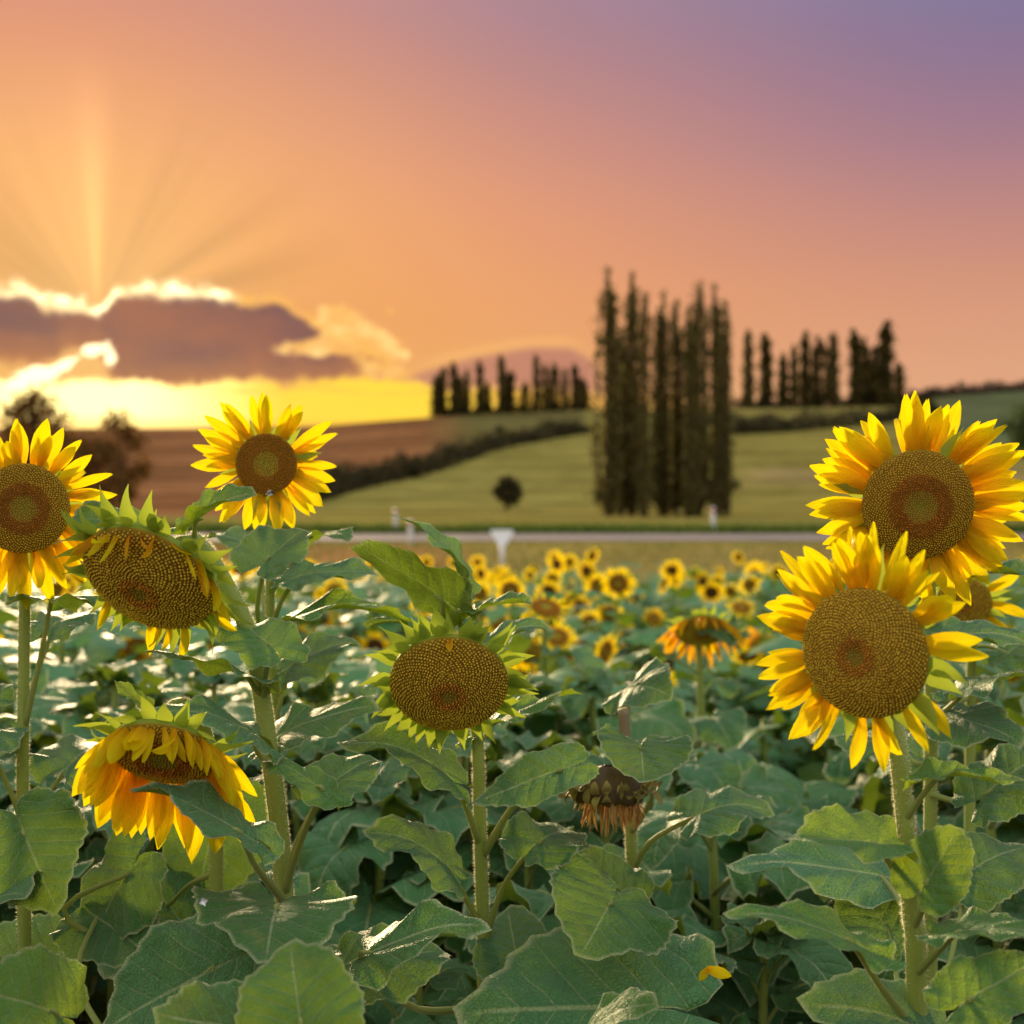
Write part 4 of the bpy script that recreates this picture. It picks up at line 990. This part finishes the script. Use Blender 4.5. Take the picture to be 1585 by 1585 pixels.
# bottom leaves of low plants next to the lens
L_ = plant(465, 1.62, 'low plant at the bottom edge showing one big bright green serrated leaf', 'sunflower')
stem_obj(L_, [P(470, 1680, 1.62), P(480, 1900, 1.62), foot(L_)], [.007,.009,.011])
hleaf(L_, P(472, 1700, 1.62), P(466, 1588, 1.50), P(458, 1452, 1.58), (.0, .95, .55), 1.25, .25, .14, .12, mat=M_leaf_lt, notch=.35, wave=.05)
hleaf(L_, P(472, 1750, 1.62), P(390, 1600, 1.62), P(235, 1560, 1.55), (.0, .7, .8), .8, .4, .14, .12)
K_ = plant(180, 1.9, 'low leafy plant at the bottom left with a broad dark green leaf', 'sunflower')
stem_obj(K_, [P(200, 1640, 1.9), P(200, 1900, 1.9), foot(K_)], [.008,.010,.012])
hleaf(K_, P(200, 1680, 1.9), P(330, 1500, 1.9), P(150, 1600, 1.7), (.1, .8, .8), 1.0, .5)
hleaf(K_, P(200, 1680, 1.9), P(90, 1570, 1.7), P(-60, 1520, 1.52), (.1, .85, .7), 1.1, .4, mat=M_leaf_lt)
hleaf(K_, P(200, 1660, 1.9), P(150, 1420, 2.1), P(240, 1500, 2.0), (.1, .8, .8), 1.0, .5, mid=P(120, 1520, 1.95))

# fallen petals and fleck lying on leaves
fp = P(1107, 1503, 1.98); e = empty('fallen_petal', fp, 'fallen yellow petals resting on a dark leaf in the lower right', 'petal')
obj('petal', PET[0], e, frame(Vector((-.012, 0, .004)), Vector((1, -.2, -.3)), Vector((.2, -1, .6))) @ Matrix.Scale(.036, 4) @ Matrix.Diagonal((1, 1.6, 1, 1)))
obj('petal', PET[2], e, frame(Vector((-.010, 0, .004)), Vector((-.8, -.2, -1)), Vector((.0, -1, .3))) @ Matrix.Scale(.022, 4) @ Matrix.Diagonal((1, 1.6, 1, 1)))
fp = P(315, 1396, 1.70); v = []; 
for k in range(11): q = .0042*(1+.35*math.sin(k*2.3)); v.append((math.cos(k*.571)*q, -.0004, math.sin(k*.571)*q))
v += [(x_, .001, z_) for x_, y_, z_ in v]
f = [tuple(range(11)), tuple(range(21, 10, -1))]+[(k, (k+1) % 11, 11+(k+1) % 11, 11+k) for k in range(11)]
o = obj('white_fleck', mesh('white_fleck', v, f, M_fleck)); o.location = fp; o['label'] = 'tiny white fleck on the heart-shaped leaf under the nodding head'; o['category'] = 'fleck'

# ------------------------------------------------------------------ the field: plants with shared parts
def leaf_variant(i, L, na=40, nr=6):
    r = random.Random(i*13+1)
    return leaf_blade(L, r.uniform(.9, 1.15), na, nr, r.uniform(.6, 1.8), r.uniform(.1, .45), r.uniform(.2, .55), r.uniform(.07, .14), r.uniform(-.3, .5), i, .03)
FL = []
for i in range(14):
    r = random.Random(i+300); L = .2; el0 = r.uniform(.35, .9); pl_ = r.uniform(.10, .17)
    V, F_, UV, C, T_ = leaf_variant(i, L)
    pitch = r.uniform(-.35, .35); rollz = r.uniform(-.3, .3)
    Rm = np.array((Matrix.Rotation(pitch, 3, 'Y') @ Matrix.Rotation(rollz, 3, 'X')))
    joint = np.array((math.cos(el0)*pl_, 0, math.sin(el0)*pl_))
    V = V @ Rm.T+joint
    Vp, Fp_, Up = tube([(0, 0, 0), (joint[0]*.45, 0, joint[2]*.62), tuple(joint), tuple(joint+Rm @ np.array((.02, 0, -.002)))], [.0058, .0042, .0036, .001], 8, 6)
    blade = mesh('leaf', V, F_, M_leaf, True, UV, C); petm = mesh('petiole', Vp, Fp_, M_pet, True, Up)
    J = Join(); V2, F2, UV2, C2, _ = leaf_blade(L, 1, 15, 3, .9, .15, .25, .06, 0, i, .03); J.add(V2 @ Rm.T+joint, F2, UV2, C2, 0)
    V3, F3, U3 = tube([(0, 0, 0), (joint[0]*.45, 0, joint[2]*.62), tuple(joint)], [.0055, .004, .0035], 5, 4, cap=False); J.add(V3, F3, U3, (0,0,0), 1)
    FL.append((blade, petm, J.build('leaf', [M_leaf_far, M_pet])))
STM = []
for i in range(4):
    r = random.Random(i); V, F_, UV = tube([(0,0,-.02),(r.uniform(-.02,.02),r.uniform(-.02,.02),.5),(0,0,1)], [.014,.012,.009], 9, 8); STM.append(mesh('stem', V, F_, M_stem, True, UV))
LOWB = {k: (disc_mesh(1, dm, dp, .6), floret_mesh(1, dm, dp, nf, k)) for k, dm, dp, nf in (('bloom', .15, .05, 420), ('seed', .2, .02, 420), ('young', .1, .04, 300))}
def ring_mesh(name, nP, mat_i, spread, drop, seed):
    """a joined ring of petals for heads too small to tell them apart"""
    r = random.Random(seed); J = Join()
    for i in range(nP):
        a = 2*math.pi*i/nP+r.gauss(0, .08); out = Vector((math.cos(a), math.sin(a), 0)); pl_ = r.uniform(.75, 1.15)
        d_ = (out+Vector((0, 0, spread+r.gauss(0, .15)))+Vector((0, -drop, 0))*r.uniform(.6, 1.2)).normalized()
        Mx = frame(out*.93, d_, Vector((0, 0, 1))); V = []; U = []
        for t_, w_ in ((0, .11), (.4, .16), (.75, .11), (1, .01)):
            for s_ in (-1, 1): V.append(tuple(Mx @ Vector((t_*pl_, s_*w_, -.05*t_*t_+.0*s_)))); U.append((t_, s_))
        J.add(V, [(2*k, 2*k+1, 2*k+3, 2*k+2) for k in range(3)], U)
    for i in range(14):
        a = 2*math.pi*i/14; out = Vector((math.cos(a), math.sin(a), 0)); Mx = frame(out*.98-Vector((0,0,.15)), out+Vector((0,0,-.3)), Vector((0,0,1)))
        J.add([tuple(Mx @ Vector(q)) for q in ((0,-.14,0),(0,.14,0),(.55,0,0))], [(0,1,2)], [(0,0),(0,1),(1,0)], mi=1)
    return J.build(name, [mat_i, M_bract])
RINGS = [ring_mesh('petal_ring', 26, M_petal, .05, .0, 1), ring_mesh('petal_ring', 24, M_petal, .25, .35, 2), ring_mesh('petal_ring', 22, M_petal_or, .2, .6, 3), ring_mesh('petal_ring', 28, M_petal, .1, .15, 4)]

def head_small(e, c, facing, R, kind, ring, near, plen=1.0):
    """c in plant-local coords"""
    if near:
        return head(e, Vector(c), facing, R, R*plen, 30, kind, grav={0:.05,1:.35,2:.9,3:.15}[ring], orange=.8 if ring == 2 else 0, curly=.12, bracts=16, blen=.6, layers=2, tilt=.12, lowpoly=LOWB[kind], org=(0,0,0))
    f_ = Vector(facing).normalized(); upv = Vector((0, 0, 1)) if abs(f_.z) < .97 else Vector((0, 1, 0)); x = upv.cross(f_).normalized(); y = f_.cross(x)
    M = Matrix(((x.x, y.x, f_.x, c[0]), (x.y, y.y, f_.y, c[1]), (x.z, y.z, f_.z, c[2]), (0, 0, 0, 1))) @ Matrix.Scale(R, 4)
    hd = obj('flower_head', LOWB[kind][0], e, M)
    fo = obj('florets', LOWB[kind][1], hd); fo['kind'] = 'stuff'
    pr_ = obj('petals', RINGS[ring], hd); pr_['kind'] = 'stuff'
    return hd
def field_plant(x, y, hgt, nleaf, label, group, seed, detail=2, headspec=None, lscale=1.0):
    r = random.Random(seed); z0 = float(ter(x, y))
    e = empty('sunflower', (x, y, z0), label, 'sunflower', group)
    obj('stem', STM[seed % 4], e, Matrix.Diagonal((hgt, hgt, hgt, 1)))
    a = r.uniform(0, 6.28)
    for k in range(nleaf):
        q = (k+.5)/nleaf; a += 2.4+r.gauss(0, .25)
        zz = hgt*(.30+.66*q**.8); s_ = lscale*(1.12-.55*abs(q-.55)**1.1*1.6)*r.uniform(.85, 1.2)*(0.85 if q > .9 else 1)
        M = Matrix.Translation((0, 0, zz)) @ Matrix.Rotation(a, 4, 'Z') @ Matrix.Rotation(r.gauss(-.05, .15)+(.35 if q < .4 else 0), 4, 'Y') @ Matrix.Scale(s_, 4)
        v = FL[r.randrange(14)]
        if detail >= 2: lf = obj('leaf', v[0], e, M); obj('petiole', v[1], lf)
        else: obj('leaf', v[2], e, M)
    if not headspec:
        for k in range(4 if detail >= 2 else 2):
            a += 2.4; s_ = lscale*r.uniform(.34, .5)
            obj('leaf', FL[r.randrange(14)][2 if detail < 2 else 0], e, Matrix.Translation((0, 0, hgt*.985)) @ Matrix.Rotation(a, 4, 'Z') @ Matrix.Rotation(r.uniform(-.9, -.3), 4, 'Y') @ Matrix.Translation((-.055*s_, 0, -.05*s_)) @ Matrix.Scale(s_, 4))
    if headspec:
        (c, f_, R, kind, ring, near) = headspec
        top = Vector((0, 0, hgt)); c = Vector(c)
        bk = c-Vector(f_).normalized()*R*.45
        V, F_, U = tube([tuple(top-Vector((0,0,.05))), tuple(top+(bk-top)*.3+Vector((0,0,.035))), tuple(bk)], [.0092,.009,.012], 7, 6); obj('neck', mesh('neck', V, F_, M_stem, True, U), e)
        head_small(e, c, f_, R, kind, ring, near)
    return e
# hand-placed heads of the middle distance: px, py, disc+petal radius px, kind, ring(0 open,1 nodding,2 hanging orange,3 ruffled), facing, label
MID = [
 (1085,978,70,'seed',2,(0,-.62,-.78),'nodding orange sunflower with wide brown disc, mid field left of the big right bloom'),
 (1088,1116,48,'seed',2,(0,-.12,-1),'green-backed head hanging face down, yellow fringe below, under the nodding orange bloom'),
 (790,914,27,'young',0,(0,-1,-.1),'round yellow bloom with dark centre just below the white sign'),
 (742,918,22,'young',0,(.1,-1,-.2),'smaller bloom immediately left of the round one below the white sign'),
 (655,938,23,'young',1,(0,-.9,-.5),'dark-centred bloom between the cut stem and the tall left leaves'),
 (845,940,46,'young',3,(.2,-.5,.95),'bright ruffled yellow bloom turned upwards, brightest of the middle field'),
 (862,985,34,'young',3,(.1,-.7,.7),'yellow bloom right below the brightest ruffled one'),
 (957,903,29,'young',0,(-.1,-1,-.1),'right one of two overlapping blooms in the far middle field'),
 (926,907,24,'young',0,(0,-1,-.1),'left one of two overlapping blooms in the far middle field'),
 (881,870,15,'young',0,(0,-1,0),'highest small bloom standing against the dry grass verge'),
 (855,896,17,'young',0,(0,-1,-.2),'little bloom lower left of the highest small one'),
 (884,930,18,'young',0,(0,-1,-.1),'small bloom right of the brightest ruffled bloom'),
 (943,950,24,'young',3,(.1,-1,-.1),'ragged yellow bloom below the overlapping pair'),
 (912,962,22,'young',3,(-.2,-1,.2),'upturned yellow bloom left below the overlapping pair'),
 (932,1003,24,'young',1,(.2,-.9,-.4),'side-turned orange bloom behind a grey-green leaf, centre right'),
 (1012,957,20,'young',3,(0,-.8,.4),'yellow rim of a bloom left of the nodding orange head'),
 (1045,1025,20,'seed',2,(0,-.8,-.6),'small orange bloom below the nodding orange head'),
 (1148,940,26,'young',3,(0,-.6,.8),'upturned yellow bloom above a green head near the right bloom'),
 (1130,915,17,'young',1,(0,-.9,-.3),'small orange bloom beyond the upturned yellow one'),
 (1160,905,20,'young',1,(.1,-.9,-.3),'hazy orange bloom at the far edge left of the big right bloom'),
 (1110,900,14,'young',0,(0,-1,-.2),'tiny far bloom above the nodding orange head'),
 (1052,893,13,'young',0,(0,-1,-.2),'tiny far bloom peeping over a leaf near the field edge'),
 (818,1010,34,'seed',1,(.2,-.9,-.5),'orange dark-centred bloom just right of the central seed head'),
 (795,1030,26,'seed',1,(0,-.8,-.5),'half hidden brown-centred bloom touching the central seed head'),
 (870,1018,26,'young',2,(.1,-.8,-.4),'orange bloom partly under a leaf right of the central seed head'),
 (375,990,26,'young',3,(.1,-1,0),'yellow bloom between the bent neck and its neighbour stem'),
 (450,1020,30,'young',3,(0,-1,.1),'bright yellow bloom behind the left stems'),
 (465,985,22,'young',1,(.1,-.9,-.2),'yellow bloom between leaves right of the left stems'),
 (210,1000,36,'young',2,(.3,-.9,-.3),'orange bloom half hidden under the nodding seed head'),
 (20,975,20,'young',1,(.2,-.9,-.3),'dark-centred bloom under the left edge sunflower'),
 (372,880,24,'young',0,(0,-1,-.2),'blurred orange bloom behind the bee sunflower stem'),
 (518,915,23,'seed',1,(0,-.95,-.3),'brown-centred bloom right of the bee sunflower stem'),
 (555,1000,20,'young',1,(0,-.95,-.3),'small orange bloom among grey leaves left of the central head'),
 (595,880,16,'young',1,(0,-1,-.2),'tiny orange bloom behind the big folded leaf'),
 (660,870,12,'young',0,(0,-1,-.2),'tiny far bloom left of the cut stem'),
 (718,885,13,'young',0,(0,-1,-.2),'tiny far bloom between the cut stem and the sign'),
 (750,985,20,'seed',1,(0,-.9,-.4),'dim orange bloom directly right of the cut stem'),
 (1560,1028,46,'seed',2,(-.2,-.75,-.6),'brown-disc bloom cut by the right edge beneath long leaves'),
 (1568,1078,26,'young',2,(-.1,-.8,-.5),'orange bloom low at the right edge'),
 (1182,1005,40,'seed',2,(-.5,-.8,-.2),'orange head half behind the left petals of the big right bloom'),
 (1215,980,18,'young',1,(0,-.9,-.2),'small yellow bloom hidden beside the big right bloom'),
 (1560,985,18,'young',1,(0,-.9,-.2),'small yellow bloom near the right edge behind grey leaves'),
 (985,925,15,'young',1,(0,-1,-.3),'brownish far bloom right of the overlapping pair'),
 (700,890,12,'young',0,(0,-1,-.3),'faint far bloom just left of the sign post'),
 (820,890,12,'young',0,(0,-1,-.3),'faint far bloom right of the sign post'),
 (905,1000,24,'young',3,(.3,-.8,.4),'ragged yellow bloom low behind the upturned leaf, centre right'),
 (1000,1040,22,'young',1,(-.2,-.9,-.3),'orange bloom low among leaves left of the nodding orange head'),
 (640,1010,22,'young',1,(.2,-.9,-.2),'yellow bloom among leaves touching the left of the central seed head'),
 (330,965,24,'young',3,(.2,-.8,.3),'ruffled yellow bloom seen under the thick bent neck'),
 (520,965,20,'young',0,(-.2,-1,-.1),'small yellow bloom above the grey leaves left of centre'),
 (770,960,26,'young',3,(-.3,-.8,.3),'yellow bloom left of the brightest ruffled one'),
 (1185,1200,36,'seed',2,(-.2,-.4,-.9),'dark drooping head in shade behind the lower right stems'),
]
used = []; MIDC = []
ncount = 0
for i, (px, py, rp, kind, ring, f_, lab) in enumerate(MID):
    Rt = .125 if rp > 24 else .12                      # disc+petals radius in metres
    R = .085 if kind == 'seed' and rp > 36 else .055
    tot = R*2.0 if kind != 'seed' else R*1.75
    d = min(max(tot*FPX/rp, 3.6), 19.5)
    c = P(px, py, d); z0 = float(ter(c.x, c.y+.06))
    fv = Vector(f_).normalized(); hgt = max(.75, c.z-z0-.02+(.05 if f_[2] < -.4 else 0))
    near = d < 9.5
    hs = ((0, -.07, c.z-z0), f_, R, kind, ring, near)
    field_plant(c.x, c.y+.07, hgt, 8, lab, 'mid-field sunflowers in bloom', 900+i, 2 if d < 7 else 1, hs, .85)
    used.append((c.x, c.y+.07)); ncount += 1; MIDC.append((px, py, rp, d))

heroes = [(o_.location.x, o_.location.y) for o_ in COL.objects if o_.get('group') == 'sunflowers in the foreground' or o_.name.startswith('withered')]
grid = []
y = 1.55
while y < 21.5:
    hw = .385*y+.35; st = .38 if y < 12 else .45; nx = int(2*hw/st)
    for k in range(nx+1):
        grid.append((-hw+st*k+random.uniform(-.13, .13), y+random.uniform(-.14, .14)))
    y += .36 if y < 12 else .42
grid.sort(key=lambda q: q[1])
far = []; nind = 0; LIM = 250
for i, (x, y) in enumerate(grid):
    if any((x-a)**2+(y-b)**2 < .12**2 for a, b in used): continue
    hmin = min((x-a)**2+(y-b)**2 for a, b in heroes)
    if hmin < .16**2: continue
    if y < 1.95 and -.5 < x < .75: continue
    r = random.Random(i+5000)
    cap_z = {True: .78, False: .95}[y < 2.4]
    hgt = r.uniform(.80, 1.0)*(cap_z/.95)+(r.uniform(.06, .2) if y > 3.2 and r.random() < .22 else 0)
    hgt += float(np.interp(y, [2.6, 3.4, 6, 9, 14], [0, .16, .18, .08, .04]))
    z0_ = float(ter(x, y)); pxx = CX+x/y*FPX
    for (mx, my, mr, md) in MIDC:
        if y < md+.05 and abs(pxx-mx) < mr*.8+.13/y*FPX:
            hgt = min(hgt, CZ-(my+mr*.55-CX)/FPX*y-z0_-.07)
    if hgt < .45: continue
    if nind < LIM:
        hs = None; 
        pxs = CX+x/y*FPX; row = 'front' if y < 2.7 else 'second' if y < 4 else 'middle' if y < 6 else 'hazy back'
        where = ['below the left edge bloom', 'around the nodding yellow bloom', 'around the thick bent neck', 'left of the central seed head', 'right of the central seed head', 'beside the withered head', 'left of the two big right blooms', 'by the right edge'][int(min(7, max(0, (pxs+60)//210)))]
        lab = f'leafy sunflower without visible bloom, {row} rows, {where}'
        grp = f'leafy sunflowers in the {row} rows {where}'
        if y > 6.5 and r.random() < .22:
            rg = r.choice((0, 0, 1, 1, 2, 3)); hs = ((0, -.07, hgt+r.uniform(-.03, .16)), (r.gauss(0, .8), -1, r.gauss(-.1, .4)-.6*(rg in (1, 2))), .052, r.choice(('young', 'young', 'seed')), rg, False)
            lab = 'blurred yellow flowering sunflower deep in the field among many alike'; grp = 'far flowering sunflowers of the field'
        field_plant(x, y, hgt, 12 if y < 5 else 11, lab, grp, i, 2 if y < 5 else 1, hs, float(np.interp(y, [2.2, 3.2, 6], [.80, 1.15, 1.15]))); nind += 1
    else: far.append((x, y, hgt))
print('individual field plants', nind+ncount, 'far', len(far))

# everything further back reads as one mass
J = Join()
lv = []
for i in range(6):
    V2, F2, U2, C2, _ = leaf_blade(.2, 1, 9, 2, .9, .15, .25, .06, 0, i, .0)
    r = random.Random(i); Rm = np.array(Matrix.Rotation(r.uniform(-.3, .3), 3, 'Y')); lv.append((V2 @ Rm.T+np.array((.10, 0, .07)), F2, U2, C2))
hv = []
for kk, (me0) in enumerate(RINGS):
    vv = np.array([tuple(v_.co) for v_ in me0.vertices]); ff = [tuple(p_.vertices) for p_ in me0.polygons]; mm = [p_.material_index for p_ in me0.polygons]
    uvl = np.zeros((len(vv), 2)); 
    for lp, uvd in zip(me0.loops, me0.uv_layers[0].data): uvl[lp.vertex_index] = uvd.uv
    hv.append((vv, ff, mm, uvl))
dv = np.array([(0,0,.15)]+[(math.cos(a)*.98, math.sin(a)*.98, .02) for a in np.linspace(0, 6.28, 9)[:-1]]); df = [(0, 1+k, 1+(k+1) % 8) for k in range(8)]
for i, (x, y, hgt) in enumerate(far):
    r = random.Random(i+90000); z0 = float(ter(x, y)); o0 = np.array((x, y, z0))
    v, f, u = tube([(0,0,.2),(0,0,hgt)], [.012,.010], 2, 4, cap=False); J.add(v+o0, f, u, (0,0,0), 1) if False else J.add(np.array(v)+o0, f, u, (0,0,0), 1)
    a = r.uniform(0, 6.28)
    for k in range(7):
        q = (k+.5)/7; a += 2.4; V2, F2, U2, C2 = lv[r.randrange(6)]; s_ = r.uniform(.9, 1.3); ca, sa_ = math.cos(a)*s_, math.sin(a)*s_
        VV = np.stack([V2[:, 0]*ca-V2[:, 1]*sa_, V2[:, 0]*sa_+V2[:, 1]*ca, V2[:, 2]*s_+hgt*(.45+.5*q)], -1)+o0
        J.add(VV, F2, U2, C2, 0)
    if r.random() < (.30 if abs(CX+x/y*FPX-830) < 230 else .16):
        vv, ff, mm, uvl = hv[r.randrange(4)]; R = r.uniform(.05, .078); f_ = Vector((r.gauss(0, .7), -1, r.gauss(-.3, .5))).normalized(); xx = Vector((0,0,1)).cross(f_).normalized(); yy = f_.cross(xx)
        Mx = np.array(((xx.x, yy.x, f_.x), (xx.y, yy.y, f_.y), (xx.z, yy.z, f_.z)))*R; c0 = o0+np.array((0, -.07, hgt+r.uniform(-.05, .2)))
        b0 = J.n; J.add(vv @ Mx.T+c0, ff, uvl, (0,0,0), 2)
        for q, m_ in enumerate(mm):
            if m_ == 1: J.mi[-len(mm)+q] = 3
        J.add(dv @ Mx.T+c0, df, None, L3(92, 58, 16), 4)
o = obj('distant_sunflowers', J.build('distant_sunflowers', [M_leaf_far, M_pet, M_petal, M_bract, M_disc]))
o['kind'] = 'stuff'; o['label'] = 'mass of blurred sunflowers at the far edge of the field'; o['category'] = 'sunflowers'
bpy.context.view_layer.update()
